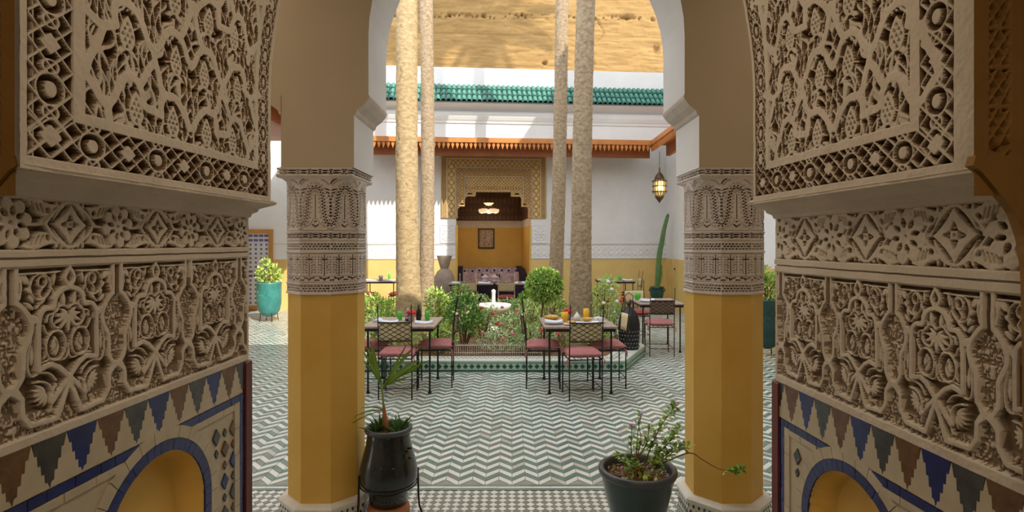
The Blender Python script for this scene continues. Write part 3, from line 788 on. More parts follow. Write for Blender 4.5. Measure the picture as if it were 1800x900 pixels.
for side, sgn in (('left', -1), ('right', 1)):
    W = empty('wall_' + side, (0, 0, 0), kind='structure')
    core(W, sgn)
    if side == 'left':
        upper_panel(W, sgn, 1.066, 1.082, 1.186, 1.222)
        fz0, fz1, cz0, cz1, zb = 1.638, 1.745, 1.256, 1.597, 1.232
        frieze(W, sgn, fz0, fz1, [1.133 + i * .1445 for i in range(7)])
        cartouches(W, sgn, cz0, cz1, zb, [1.134, 1.4185, 1.703, 1.9875])
        zellige(W, sgn, zb, 1.12, 1.58, .856, .24, .0875, 1.135, ['brown_tile', 'dark_tile', 'blue_tile'])
        front_relief(W, sgn, .937)
    else:
        upper_panel(W, sgn, 1.128, 1.182, 1.271, 1.303)
        fz0, fz1, cz0, cz1, zb = 1.596, 1.740, 1.187, 1.545, 1.158
        frieze(W, sgn, fz0, fz1, [1.128 + i * .1475 for i in range(7)])
        cartouches(W, sgn, cz0, cz1, zb, [1.193, 1.4665, 1.740, 2.0135], .2735)
        zellige(W, sgn, zb, 1.032, 1.64, .772, .24, .088, 1.151, ['brown_tile', 'dark_tile', 'blue_tile'])
        front_relief(W, sgn, .872)
    gz = (fz0 + cz1) / 2 + .002
    jamb_strip(W, 'groove_moulding', sgn, [(-.004, cz1 + .004), (.003, cz1 + .006), (.003, gz - .003), (-.006, gz - .001), (-.006, gz + .001), (.004, gz + .003), (.004, fz0 - .004), (-.004, fz0 - .002)])
    zt = 1.796
    jamb_strip(W, 'corbel_moulding', sgn, [(-.012, fz1 - .006), (.006, fz1), (.010, fz1 + .012), (.026, fz1 + .020), (.030, fz1 + .030), (.055, zt - .012), (.078, zt - .004), (.082, zt + .004), (.070, zt + .012), (-.02, zt + .012)], yend=.6)
    b = MB(); b.bbox(*sorted((sgn * (lowX(2.05) - .006), sgn * (lowX(2.05) + .05))), 2.020, 2.066, 0, zb - .004); b.build('corner_post', ['red_wood'], W)
    # plain plaster nosing closing the upper panel toward the room
    yn = 1.066 if sgn < 0 else 1.128
    b = MB()
    for k in range(40):
        z0, z1 = 1.79 + k * .0253, 1.79 + (k + 1) * .0253
        xs = [float(upX(np.array(yn), np.array(q))) for q in (z0, z1)]
        j = [random.uniform(-.0015, .0015) for _ in range(4)]
        b.add([(sgn * xs[0], yn, z0), (sgn * (xs[0] + (.013 if sgn < 0 else .05)), YN - .03 if sgn < 0 else YN - .004, z0), (sgn * (xs[1] + (.013 if sgn < 0 else .05)), YN - .03 if sgn < 0 else YN - .004, z1), (sgn * xs[1], yn, z1)], [(0, 1, 2, 3), (3, 2, 1, 0)], 0)
    b.build('nosing', ['plaster'], W)
arch_head()['kind'] = 'structure'

# ================================================================== SETTING: room behind the camera, gallery shell
def structure(name, b, mats, parent=None):
    o = b.build(name, mats, parent)
    if parent is None: o['kind'] = 'structure'
    return o
structure('ceiling', MB().box(-4.6, 4.6, -3.6, 3.72, 4.0, 4.14), ['beige'])
structure('wall_rear', MB().box(-4.6, 4.6, -3.6, -3.45, 0, 4.0), ['beige'])
structure('wall_room_left', MB().box(-4.55, -4.4, -3.45, YF, 0, 4.0), ['beige'])
structure('wall_room_right', MB().box(4.4, 4.55, -3.45, 3.25, 0, 4.0), ['beige'])
# ================================================================== arcade: pillars and the wall with arches
PXL, PXR = -1.12, 1.28
FY0, FY1 = 3.226, 3.68
SPR, ATOP = 2.83, 4.0
def arcade():
    b = MB()
    # outline of the solid wall: piers between openings, arches as segments
    piers = [(-6.9, -4.6), (-1.31, -.896), (1.061, 1.50), (4.05, 4.4)]
    # archways between piers: widen above the impost
    edge = .082
    for i in range(3):
        xa, xb = piers[i][1] + edge, piers[i + 1][0] - edge
        cx, r = (xa + xb) / 2, (xb - xa) / 2
        ry = min(r, 1.02)
        N = 28; arc = []
        for k in range(N + 1):
            t = PI - PI * k / N; arc.append((cx + r * math.cos(t), SPR + ry * math.sin(t)))
        arc = [(xa, 2.47)] + arc + [(xb, 2.47)]
        for (p, q) in zip(arc[:-1], arc[1:]):
            b.add([(p[0], FY0, p[1]), (p[0], FY1, p[1]), (q[0], FY1, q[1]), (q[0], FY0, q[1])], [(0, 1, 2, 3)], 1, True)
        for yy, mi in ((FY0, 0), (FY1, 1)):
            for (p, q) in zip(arc[1:-2], arc[2:-1]):
                b.add([(p[0], yy, p[1]), (q[0], yy, q[1]), (q[0], yy, ATOP), (p[0], yy, ATOP)], [(0, 1, 2, 3)], mi)
    for (x0, x1) in piers:
        e = edge
        xa, xb = x0 - (e if x0 > -6 else 0), x1 + (e if x1 < 4.2 else 0)
        for yy, mi in ((FY0, 0), (FY1, 1)):
            b.add([(xa, yy, 2.47), (xb, yy, 2.47), (xb, yy, ATOP), (xa, yy, ATOP)], [(0, 1, 2, 3)], mi)
        zlo = 0 if (x0 < -5 or x0 > 3) else 2.080
        for yy, mi in ((FY0, 0), (FY1, 1)):
            b.add([(x0, yy, zlo), (x1, yy, zlo), (x1, yy, 2.47), (x0, yy, 2.47)], [(0, 1, 2, 3)], mi)
        for xx in (x0, x1): b.add([(xx, FY0, zlo), (xx, FY1, zlo), (xx, FY1, 2.47), (xx, FY0, 2.47)], [(0, 1, 2, 3)], 1)
        # impost moulding on both reveals
        prof = [(0, 2.375), (.012, 2.385), (.018, 2.405), (.030, 2.415), (.052, 2.43), (.072, 2.455), (.082, 2.468), (.088, 2.485), (edge, 2.50)]
        for s, xx in ((-1, x0), (1, x1)):
            if abs(xx) > 4.3: continue
            for (p, q) in zip(prof[:-1], prof[1:]):
                b.add([(xx + s * p[0], FY0 - .002, p[1]), (xx + s * p[0], FY1 + .002, p[1]), (xx + s * q[0], FY1 + .002, q[1]), (xx + s * q[0], FY0 - .002, q[1])], [(0, 1, 2, 3)], 2)
            for yy in (FY0 - .002, FY1 + .002):
                b.add([(xx + s * p[0], yy, p[1]) for p in prof] + [(xx, yy, 2.50)], [tuple(range(len(prof) + 1))], 0 if yy < 3.5 else 1)
    # upper courtyard facade above the arcade
    b.box(-6.9, 4.4, FY1 - .35, FY1, ATOP, 5.6, 1)
    return structure('wall_arcade', b, ['beige', 'white', 'capital'])
arcade()

def octo(R, n=8, off=PI / 8): return [(R * math.cos(off + 2 * PI * k / n), R * math.sin(off + 2 * PI * k / n)) for k in range(n)]
def capital_mesh():
    nc, z0, z1 = 60, 1.358, 2.082
    Rr = .228
    cor = octo(Rr)
    U = np.linspace(0, 8, 8 * nc + 1); fw = .174
    V = np.arange(z0, z1, .0025)
    R = Relief(U * fw, V, 0.0); R.depth = .0; R.H[:] = 0.0; R.edge = .0016
    D = -.020
    def c_rect(u0, u1, v0, v1): R.rect(u0, u1, v0, v1, lvl=D, cut=True)
    for f in range(8):
        a = f * fw; c = a + fw / 2
        # serpentine with a double row of drilled lozenges, hump in the middle of the face
        path = [(a, 1.755), (a + fw * .12, 1.765), (a + fw * .22, 1.83), (a + fw * .25, 1.90), (a + fw * .33, 1.955), (c, 1.972),
                (a + fw * .67, 1.955), (a + fw * .75, 1.90), (a + fw * .78, 1.83), (a + fw * .88, 1.765), (a + fw, 1.755)]
        P = catmull(path, 8)
        s = 0; nxt = .004; side = 0
        for p, q in zip(P[:-1], P[1:]):
            L = math.hypot(q[0] - p[0], q[1] - p[1])
            if L < 1e-9: continue
            while nxt <= s + L:
                t = (nxt - s) / L; x = p[0] + (q[0] - p[0]) * t; y = p[1] + (q[1] - p[1]) * t
                nx_, ny_ = -(q[1] - p[1]) / L, (q[0] - p[0]) / L
                o = .0058 if side else -.0058
                R.ell((x + nx_ * o, y + ny_ * o), .0048, .0040, cut=True, lvl=D); side ^= 1; nxt += .0088
            s += L
        for o in (-.017, .017, -.024, .024):
            pts = []
            for i, p in enumerate(P):
                q = P[min(i + 1, len(P) - 1)]; r_ = P[max(i - 1, 0)]
                L = math.hypot(q[0] - r_[0], q[1] - r_[1]) + 1e-9
                pts.append((p[0] - (q[1] - r_[1]) / L * o, p[1] + (q[0] - r_[0]) / L * o))
            if abs(o) < .02: R.stroke(pts, .0011, -.005, cut=True, smooth=False)
            else:
                for k in range(1, len(pts) - 1, 3): R.ell(pts[k], .0028, .0028, cut=True, lvl=-.008)
        for z in np.arange(1.79, 1.93, .012): R.lens((c, z), (c, z + .010), .004, cut=True, lvl=D)
        R.lens((c - .008, 1.775), (c + .008, 1.775), .006, cut=True, lvl=D)
        for s1 in (-1, 1):
            R.stroke([(c, 1.745), (c + s1 * .016, 1.757)], .0024, D, cut=True, smooth=False)
            R.stroke([(c + s1 * .012, 1.79), (c + s1 * .030, 1.758), (c + s1 * .055, 1.745)], .0012, -.006, cut=True)
            e = a if s1 > 0 else a + fw
            for k in range(9): R.lens((e + s1 * .0035, 1.80 + k * .019), (e + s1 * (.0035 + (k > 5) * .012 * (k - 5)), 1.813 + k * .019), .005, cut=True, lvl=D)
            R.stroke([(e + s1 * .012, 1.985), (e + s1 * .03, 2.005), (e + s1 * .05, 2.012)], .002, -.008, cut=True)
        R.stroke([(a + .0, 1.99), (a + .012, 2.008), (a + .028, 2.016)], .0022, D, cut=True)
        # chain friezes
        for (zc, hh) in ((2.057, .0125), (1.694, .0125)):
            for k in range(3):
                x = a + fw * (k + .5) / 3
                R.lens((x - .020, zc + hh * .55), (x + .020, zc + hh * .55), .0075, cut=True, lvl=D)
                R.lens((x - .020, zc - hh * .55), (x + .020, zc - hh * .55), .0075, cut=True, lvl=D)
                for s1 in (-1, 1):
                    R.ell((x + s1 * .0285, zc), .0032, .0060, cut=True, lvl=D)
                    R.ell((x + s1 * .024, zc + s1 * hh * .9), .0036, .0030, cut=True, lvl=D)
                    R.ell((x + s1 * .024, zc - s1 * hh * .9), .0036, .0030, cut=True, lvl=D)
        # brick-like drilled rows
        for z, off in ((1.646, 0), (1.633, .5), (1.619, 0), (1.407, 0), (1.393, .5), (1.379, 0)):
            for k in range(9):
                x = a + fw * (k + .5 + (off if k < 8 else 0)) / 9
                R.rect(x - .0066, x + .0040, z - .0030, z + .0030, lvl=D, cut=True)
        # panels with crosses and interlace
        for s1, cx in ((0, a + fw * .30), (1, a + fw * .80)):
            R.rect(cx - .0022, cx + .0022, 1.468, 1.585, lvl=D, cut=True); R.rect(cx - .016, cx + .016, 1.556, 1.561, lvl=D, cut=True)
            R.stroke([(cx - .009, 1.452), (cx, 1.440), (cx + .009, 1.452)], .003, D, cut=True, smooth=False)
            for s2 in (-1, 1):
                for k in range(7):
                    z = 1.478 + k * .0145
                    R.lens((cx + s2 * .010, z), (cx + s2 * (.022 + .006 * (k % 2)), z + .010), .005, cut=True, lvl=-.010)
                    R.lens((cx + s2 * .036, z + .003), (cx + s2 * .032, z + .012), .0045, cut=True, lvl=-.010)
                R.ell((cx + s2 * .022, 1.453), .0080, .0040, cut=True, lvl=D, rot=s2 * .5)
                R.ell((cx + s2 * .036, 1.441), .0065, .0035, cut=True, lvl=D)
        for z in (1.593, 1.463, 1.427, 1.665, 1.723): R.rect(a - .001, a + fw + .001, z - .0014, z + .0014, lvl=-.006, cut=True)
    for z, w in ((1.358, .012), (1.60, .006), (1.42, .004), (1.715, .004), (2.036, .006)):
        sl, UU, VV = R.win(-1, 9, z - w, z + w)
        if R.H[sl].size: R.H[sl] = np.maximum(R.H[sl], 0) + .006 * np.sqrt(np.clip(1 - ((VV - z) / w) ** 2, 0, 1))
    uu, vv = np.meshgrid(U, V)
    fidx = np.minimum(uu.astype(int), 7); fr = uu - fidx
    cx = np.array([c[0] for c in cor] + [cor[0][0]]); cy = np.array([c[1] for c in cor] + [cor[0][1]])
    ox = cx[fidx] * (1 - fr) + cx[fidx + 1] * fr; oy = cy[fidx] * (1 - fr) + cy[fidx + 1] * fr
    # rectangle above
    hx, hy = .214, .2255
    k = np.minimum(hx / np.maximum(np.abs(ox), 1e-6), hy / np.maximum(np.abs(oy), 1e-6))
    rx, ry = ox * k, oy * k
    # corner hold: push diagonal faces to the corner
    t = np.clip((vv - 1.885) / (2.025 - 1.885), 0, 1); t = 1 - np.sqrt(np.clip(1 - t ** 2, 0, 1))
    x = ox * (1 - t) + rx * t; y = oy * (1 - t) + ry * t
    ln = np.hypot(ox, oy)
    return R, x, y, vv, ox / ln, oy / ln
def build_capital():
    R, x, y, z, nx_, ny_ = capital_mesh()
    h = R.H
    P = np.stack([x + nx_ * h, y + ny_ * h, z], -1)
    ny, nx = x.shape; idx = np.arange(nx * ny).reshape(ny, nx)
    q = np.stack([idx[:-1, :-1], idx[:-1, 1:], idx[1:, 1:], idx[1:, :-1]], -1).reshape(-1, 4)
    return np_mesh('capital', P.reshape(-1, 3), q, ['capital', 'cap_shade'], None, False, (h[:-1, :-1] < -.012).astype(int).ravel())

def pillar(x, label, cap_me):
    p = empty('pillar', (x, 3.45, 0), label=label, cat='pillar', group='octagonal arcade pillars')
    sh = MB(); o = octo(.222)
    sh.add([(a, b, .165) for a, b in o] + [(a, b, 1.36) for a, b in o], [(k, (k + 1) % 8, (k + 1) % 8 + 8, k + 8) for k in range(8)])
    sh.build('shaft', ['pillar_yellow'], p)
    inst('capital', cap_me, p)
    b = MB(); lv = [(.262, 0), (.262, .125), (.275, .130), (.275, .150), (.262, .160), (.235, .166), (.20, .166)]
    vs = []
    for r, z in lv: vs += [(a, c, z) for a, c in octo(r)]
    b.add(vs, [(i * 8 + k, i * 8 + (k + 1) % 8, (i + 1) * 8 + (k + 1) % 8, (i + 1) * 8 + k) for i in range(len(lv) - 1) for k in range(8)])
    pl = b.build('plinth', ['marble'], p)
    # mosaic lozenges round the plinth
    t = MB(); oc = octo(.262)
    for k in range(8):
        p0 = Vector((*oc[k], 0)); p1 = Vector((*oc[(k + 1) % 8], 0)); d = (p1 - p0); n = Vector((d.y, -d.x, 0)).normalized(); L = d.length; d.normalize()
        for i in range(6):
            c = p0 + d * L * (i + .5) / 6 + n * .002 + Vector((0, 0, .066))
            for (hz, hw, mi, cz) in ((.026, .014, 0, 0), (.013, .008, 1, .045), (.013, .008, 1, -.045)):
                c2 = c + Vector((0, 0, cz)) + (d * L / 12 if cz else Vector())
                t.poly([c2 - d * hw, c2 - Vector((0, 0, hz)), c2 + d * hw, c2 + Vector((0, 0, hz))], n, .003, mi)
    o2 = t.build('plinth_mosaic', ['dark_tile', 'kerb_green'], pl); o2['kind'] = 'stuff'
    return p
cap0 = build_capital(); cap_me = cap0.data; bpy.data.objects.remove(cap0)
pillar(PXL, 'octagonal yellow pillar with carved grey capital, the left one of the two, beside the urn shaped pot', cap_me)
pillar(PXR, 'octagonal yellow pillar with carved grey capital, the right one of the two, behind the bowl planter', cap_me)

# ================================================================== floor with its tiles
FL = structure('floor', MB().box(-7, 5, -3.6, 17.5, -.12, -.004), ['grout'])
def floor_tiles():
    zt = .0
    PER, AMP, ROW = .185, .096, .0655
    KER = kerb_outer = [(-2.05, 7.27), (1.44, 7.27), (1.95, 8.35), (1.95, 10.4), (1.44, 11.5), (-2.05, 11.5), (-2.6, 10.4), (-2.6, 8.35)]
    def inside(x, y):
        c = False; n = len(KER)
        for i in range(n):
            a, b = KER[i], KER[(i + 1) % n]
            if (a[1] > y) != (b[1] > y) and x < (b[0] - a[0]) * (y - a[1]) / (b[1] - a[1]) + a[0]: c = not c
        return c
    def chev(half):   # one parallelogram tile, half = 0 rising, 1 falling; origin at its left end
        g = .0022; w = PER / 2; s = 1 if half == 0 else -1; d = AMP * s
        z0, z1 = -.006, zt
        base = [(g, 0 + d * g / w), (w - g, d - d * g / w), (w - g, d - d * g / w + ROW - 2.2 * g), (g, d * g / w + ROW - 2.2 * g)]
        return base, z0, z1
    meshes = {}
    for half in (0, 1):
        for mi, m in enumerate(('floor_white', 'floor_green', 'floor_pale', 'floor_green2')):
            base, z0, z1 = chev(half); b = MB(); n = 4
            e = .0012; cx = sum(p[0] for p in base) / 4; cy = sum(p[1] for p in base) / 4
            b.add([(x, y, z0) for x, y in base] + [(x, y, z1 - .0012) for x, y in base] + [(x + (cx - x) * .02, y + (cy - y) * .05, z1) for x, y in base],
                  [(i, (i + 1) % 4, (i + 1) % 4 + 4, i + 4) for i in range(4)] + [(i + 4, (i + 1) % 4 + 4, (i + 1) % 4 + 8, i + 8) for i in range(4)] + [(8, 9, 10, 11)])
            o = b.build('chevron_tile', [m]); meshes[(half, mi)] = o.data; bpy.data.objects.remove(o)
    Y0 = 3.885; cand = []
    rows = int((14.6 - Y0) / ROW)
    for r in range(rows):
        y = Y0 + r * ROW
        for k in range(-72, 54):
            x = k * PER / 2; half = k % 2
            yb = y + (0 if half == 0 else AMP)
            xm, ym = x + PER / 4, y + AMP / 2 + ROW / 2
            if abs(xm) / max(ym - .2, .1) > .98 and ym > 4: 
                if abs(xm) > 1.1 * ym: continue
            if xm > 4.05 or xm < -6.8 or inside(xm, ym + .01): continue
            if half == 0 and ym > 7.2 and False: continue
            cand.append((ym, xm, x, yb, half, r))
    def vis(xm, ym):   # seen between the pillars or beside them
        s = xm / ym
        return (-.27 < s < .31) or (-.47 < s < -.385) or (.445 < s < .47)
    near = sorted([c for c in cand if vis(c[1], c[0])])[:175]
    nset = set((c[4], c[5], round(c[2], 4)) for c in near)
    vs = []; fs = []; mi_ = []
    for (ym, xm, x, yb, half, r) in cand:
        g = r % 2; old = random.random() < .16; mi = g + (2 if old else 0)
        dz = random.uniform(-.0012, .0012)
        if (half, r, round(x, 4)) in nset:
            o = inst('chevron_tile', meshes[(half, mi)], FL, (x, yb, dz)); continue
        me = meshes[(half, mi)]; n0 = len(vs)
        base, z0, z1 = chev(half)
        vs += [(px + x, py + yb, z0) for px, py in base] + [(px + x, py + yb, z1 + dz) for px, py in base]
        fs += [(n0 + i, n0 + (i + 1) % 4, n0 + (i + 1) % 4 + 4, n0 + i + 4) for i in range(4)] + [(n0 + 4, n0 + 5, n0 + 6, n0 + 7)]
        mi_ += [mi] * 5
    o = np_mesh('chevron_tiling', vs, fs, ['floor_white', 'floor_green', 'floor_pale', 'floor_green2'], FL, False, mi_); o['kind'] = 'stuff'
    # border lines
    for (y0, y1, m, L) in ((3.868, 3.895, 'floor_green', .15), (3.835, 3.865, 'floor_white', .12), (3.802, 3.832, 'floor_green', .15)):
        b = MB(); x = -4.3; n = 0
        while x < 4.2:
            vis_ = -1.0 < x < 1.25
            if vis_:
                t = MB().box(x + .001, x + L - .001, y0 + .001, y1 - .001, -.006, .0005 + random.uniform(-.0008, .0008)); t.build('border_tile', [m], FL)
            else: b.box(x + .001, x + L - .001, y0 + .001, y1 - .001, -.006, .0)
            x += L
        o = b.build('border_tiling', [m], FL); o['kind'] = 'stuff'
    # small checkered lozenges in the threshold strip
    vs = []; fs = []; mi_ = []; hd = .0295; cnt = 0; lst = []
    for j in range(0, 54):
        y = 3.775 - j * hd
        for i in range(-95, 96):
            if (i + j) % 2: continue
            x = i * hd
            if abs(x) > 2.9: continue
            lst.append((x, y, (j % 2)))
    vis2 = [c for c in lst if -.9 < c[0] < .55 and c[1] > 3.5][:120]
    vset = set((c[0], c[1]) for c in vis2)
    qm = {}
    for mi, m in enumerate(('floor_white', 'floor_green2')):
        h = hd - .0016; b = MB(); b.add([(-h, 0, -.006), (0, -h, -.006), (h, 0, -.006), (0, h, -.006), (-h, 0, 0), (0, -h, 0), (h, 0, 0), (0, h, 0)], [(4, 5, 6, 7)] + [(k, (k + 1) % 4, (k + 1) % 4 + 4, k + 4) for k in range(4)])
        o = b.build('lozenge_floor_tile', [m]); qm[mi] = o.data; bpy.data.objects.remove(o)
    for (x, y, c) in lst:
        dz = random.uniform(-.0008, .0008)
        if (x, y) in vset: inst('lozenge_floor_tile', qm[c], FL, (x, y, dz)); continue
        h = hd - .0016; n0 = len(vs)
        vs += [(x - h, y, -.006), (x, y - h, -.006), (x + h, y, -.006), (x, y + h, -.006), (x - h, y, dz), (x, y - h, dz), (x + h, y, dz), (x, y + h, dz)]
        fs += [(n0 + 4, n0 + 5, n0 + 6, n0 + 7)] + [(n0 + k, n0 + (k + 1) % 4, n0 + (k + 1) % 4 + 4, n0 + k + 4) for k in range(4)]; mi_ += [c] * 5
    o = np_mesh('lozenge_tiling', vs, fs, ['floor_white', 'floor_green2'], FL, False, mi_); o['kind'] = 'stuff'
floor_tiles()

# ================================================================== planting bed kerb
def kerb():
    K = [(-2.05, 7.27), (1.44, 7.27), (1.95, 8.35), (1.95, 10.4), (1.44, 11.5), (-2.05, 11.5), (-2.6, 10.4), (-2.6, 8.35)]
    cx, cy = -.3, 9.4
    def inset(d):
        out = []
        n = len(K)
        for i in range(n):
            p = Vector(K[i]); a = (p - Vector(K[i - 1])).normalized(); b = (Vector(K[(i + 1) % n]) - p).normalized()
            na = Vector((-a.y, a.x)); nb = Vector((-b.y, b.x)); m = (na + nb).normalized(); out.append(p + m * d / max(m.dot(na), .2))
        return out
    G = empty('planting_bed', (cx, cy, 0), label='tiled planting bed with green lozenge kerb in the courtyard centre', cat='planter')
    off = Vector((cx, cy, 0))
    b = MB(); O = inset(0); I = inset(.30)
    H = .15
    for i in range(8):
        j = (i + 1) % 8
        b.add([(O[i].x - cx, O[i].y - cy, 0), (O[j].x - cx, O[j].y - cy, 0), (O[j].x - cx, O[j].y - cy, H), (O[i].x - cx, O[i].y - cy, H)], [(0, 1, 2, 3)], 0)
        b.add([(O[i].x - cx, O[i].y - cy, H), (O[j].x - cx, O[j].y - cy, H), (I[j].x - cx, I[j].y - cy, H), (I[i].x - cx, I[i].y - cy, H)], [(0, 1, 2, 3)], 1)
        b.add([(I[i].x - cx, I[i].y - cy, H), (I[j].x - cx, I[j].y - cy, H), (I[j].x - cx, I[j].y - cy, 0), (I[i].x - cx, I[i].y - cy, 0)], [(0, 1, 2, 3)], 1)
    k = b.build('kerb', ['kerb_pale', 'kerb_white'], G)
    # tiles on the kerb face (front and right chamfer are seen)
    lm = None; rest = MB()
    for i in range(8):
        p0, p1 = O[i], O[(i + 1) % 8]; d = (p1 - p0); L = d.length; d.normalize(); n = Vector((d.y, -d.x))
        D3 = Vector((d.x, d.y, 0)); N3 = Vector((n.x, n.y, 0)); P0 = Vector((p0.x - cx, p0.y - cy, 0))
        cnt = int(L / .083)
        for q in range(cnt):
            c = P0 + D3 * (q + .5) * L / cnt + N3 * .003 + Vector((0, 0, .078))
            tb = MB() if i in (0, 1) else rest
            tb.poly([c - D3 * .033, c - Vector((0, 0, .033)), c + D3 * .033, c + Vector((0, 0, .033))], N3, .003, 0)
            if i in (0, 1): tb.build('lozenge_tile', ['kerb_green'], k)
        for z0, z1, mi in ((.012, .034, 0), (.118, .128, 1)):
            rest.poly([P0 + N3 * .002 + Vector((0, 0, z0)), P0 + D3 * L + N3 * .002 + Vector((0, 0, z0)), P0 + D3 * L + N3 * .002 + Vector((0, 0, z1)), P0 + N3 * .002 + Vector((0, 0, z1))], N3, .003, mi)
        # little ledge tiles on top
        m2 = int(L / .06)
        for q in range(m2):
            for rr, hh in ((.16, 0), (.215, .5)):
                c = P0 + D3 * (q + .5 + hh) * L / m2 - N3 * rr + Vector((0, 0, H + .003))
                rest.poly([c - D3 * .016, c - N3 * .016, c + D3 * .016, c + N3 * .016], Vector((0, 0, 1)), .003, 2)
    o = rest.build('kerb_banding', ['kerb_green', 'floor_green', 'floor_green2'], k); o['kind'] = 'stuff'
    s = MB(); n = 40
    vs = []; fs = []
    I2 = inset(.30)
    for i in range(8): vs.append((I2[i].x - cx, I2[i].y - cy, .135))
    vs.append((0, 0, .24)); s.add(vs, [(i, (i + 1) % 8, 8) for i in range(8)], 0, True)
    s.build('soil', ['soil'], G, )
    return G
BED = kerb()
for ch in list(BED.children): pass
# ================================================================== courtyard: back wall frame (slightly turned)
BO = (0, 14.6, 0); BR = 0.085
def bk(name, b, mats, parent=None, struct=True):
    o = b.build(name, mats, parent)
    if parent is None:
        o.location = BO; o.rotation_euler = (0, 0, BR)
        if struct: o['kind'] = 'structure'
    return o
WB = empty('wall_back', BO, BR, kind='structure')
AX0, AX1 = -1.44, .50
b = MB()
for x0, x1 in ((-7.2, AX0), (AX1, 4.4)):
    b.box(x0, x1, 0, .25, 0, 1.26, 1); b.box(x0, x1, .0, .25, 1.26, 6.0, 0)
b.box(AX0, AX1, 0, .25, 3.95, 6.0, 0)
b.build('masonry', ['white', 'dado'], WB)
b = MB()
for x0, x1 in ((-7.0, AX0), (AX1, 4.1)): b.bbox(x0, x1, -.014, .0, 1.245, 1.262, .003); b.bbox(x0, x1, -.012, .0, 1.63, 1.645, .003)
b.build('dado_rail', ['capital'], WB)
# carved geometric frieze over the dado
for (x0, x1) in ((-4.2, AX0 - .0), (AX1 + .0, 4.08)):
    U = np.arange(x0, x1, .011); V = np.arange(1.268, 1.628, .011)
    R = Relief(U, V, .012); R.edge = .008
    R.rect(x0 - 1, x1 + 1, 1.2, 1.29); R.rect(x0 - 1, x1 + 1, 1.60, 1.7)
    n = int((x1 - x0) / .16)
    for k in range(n + 1):
        c = x0 + k * .16
        R.ell((c, 1.445), .055, .06, ring=.010); R.ell((c + .08, 1.445), .02, .10)
        for s in (-1, 1): R.stroke([(c, 1.445 + s * .06), (c + .08, 1.445 + s * .13), (c + .16, 1.445 + s * .06)], .010, smooth=False)
    o = R.mesh('plaster_frieze', lambda u, v, h: np.stack([u, -.002 - .012 - h * 1.0, v], -1), 'white', WB)
for (x0, x1) in ((-1.83, AX0 - .02), (AX1 + .02, .90)):
    U = np.arange(x0, x1, .008); V = np.arange(1.66, 2.13, .008)
    R = Relief(U, V, .016); R.edge = .006; xm = (x0 + x1) / 2
    R.rect(x0 - 1, x0 + .03, 1, 3); R.rect(x1 - .03, x1 + 1, 1, 3); R.rect(x0, x1, 1, 1.69); R.rect(x0, x1, 2.10, 3)
    for k in range(8):
        a = k * PI / 4; R.lens((xm + .03 * math.cos(a), 1.9 + .03 * math.sin(a)), (xm + .15 * math.cos(a), 1.9 + .18 * math.sin(a)), .05)
    R.ell((xm, 1.9), .15, .18, ring=.008); R.ell((xm, 1.9), .035, .035)
    R.mesh('plaster_panel', lambda u, v, h: np.stack([u, -.004 - .016 - h, v], -1), 'white', WB)
# alcove
b = MB(); AB = 2.5
b.box(AX0 - .12, AX0, .25, AB, 0, 2.12, 0); b.box(AX1, AX1 + .12, .25, AB, 0, 2.12, 0)
b.box(AX0 - .12, AX1 + .12, AB, AB + .12, 0, 2.12, 0)
b.box(AX0 - .12, AX0, .25, AB, 2.12, 3.5, 1); b.box(AX1, AX1 + .12, .25, AB, 2.12, 3.5, 1); b.box(AX0, AX1, AB, AB + .12, 2.12, 3.5, 1)
b.box(AX0 - .12, AX1 + .12, .2, AB + .12, 3.5, 3.6, 1)
b.box(AX0 - .001, AX0 + .05, 0.0, .26, 0, 2.12, 0); b.box(AX1 - .05, AX1 + .001, 0.0, .26, 0, 2.12, 0)
b.build('alcove', ['yellow', 'capital'], WB)
b = MB()
for k, (z0, z1, o) in enumerate(((2.33, 2.50, 0), (2.50, 2.53, .03), (2.53, 2.76, .10), (2.76, 2.80, .15), (2.80, 3.02, .24), (3.02, 3.06, .3), (3.06, 3.5, .45))):
    b.box(AX0, AX1, AB - .25 - o, AB, z0, z1); b.box(AX0, AX0 + .03 + o * .3, .26, AB, z0, z1); b.box(AX1 - .03 - o * .3, AX1, .26, AB, z0, z1)
dw = b.build('alcove_cornice', ['dark_wood'], WB)
b = MB()
for k in range(16):
    x = AX0 + (k + .5) * (AX1 - AX0) / 16
    b.add([(x - .045, AB - .36, 2.56), (x, AB - .36, 2.60), (x + .045, AB - .36, 2.56), (x, AB - .36, 2.74)], [(0, 1, 2, 3)]); b.box(x - .035, x + .035, AB - .51, AB - .49, 2.84, 2.98)
    b.box(x - .03, x + .03, AB - .265, AB - .25, 2.37, 2.46)
b.build('cornice_carving', ['cornice_carve'], dw)
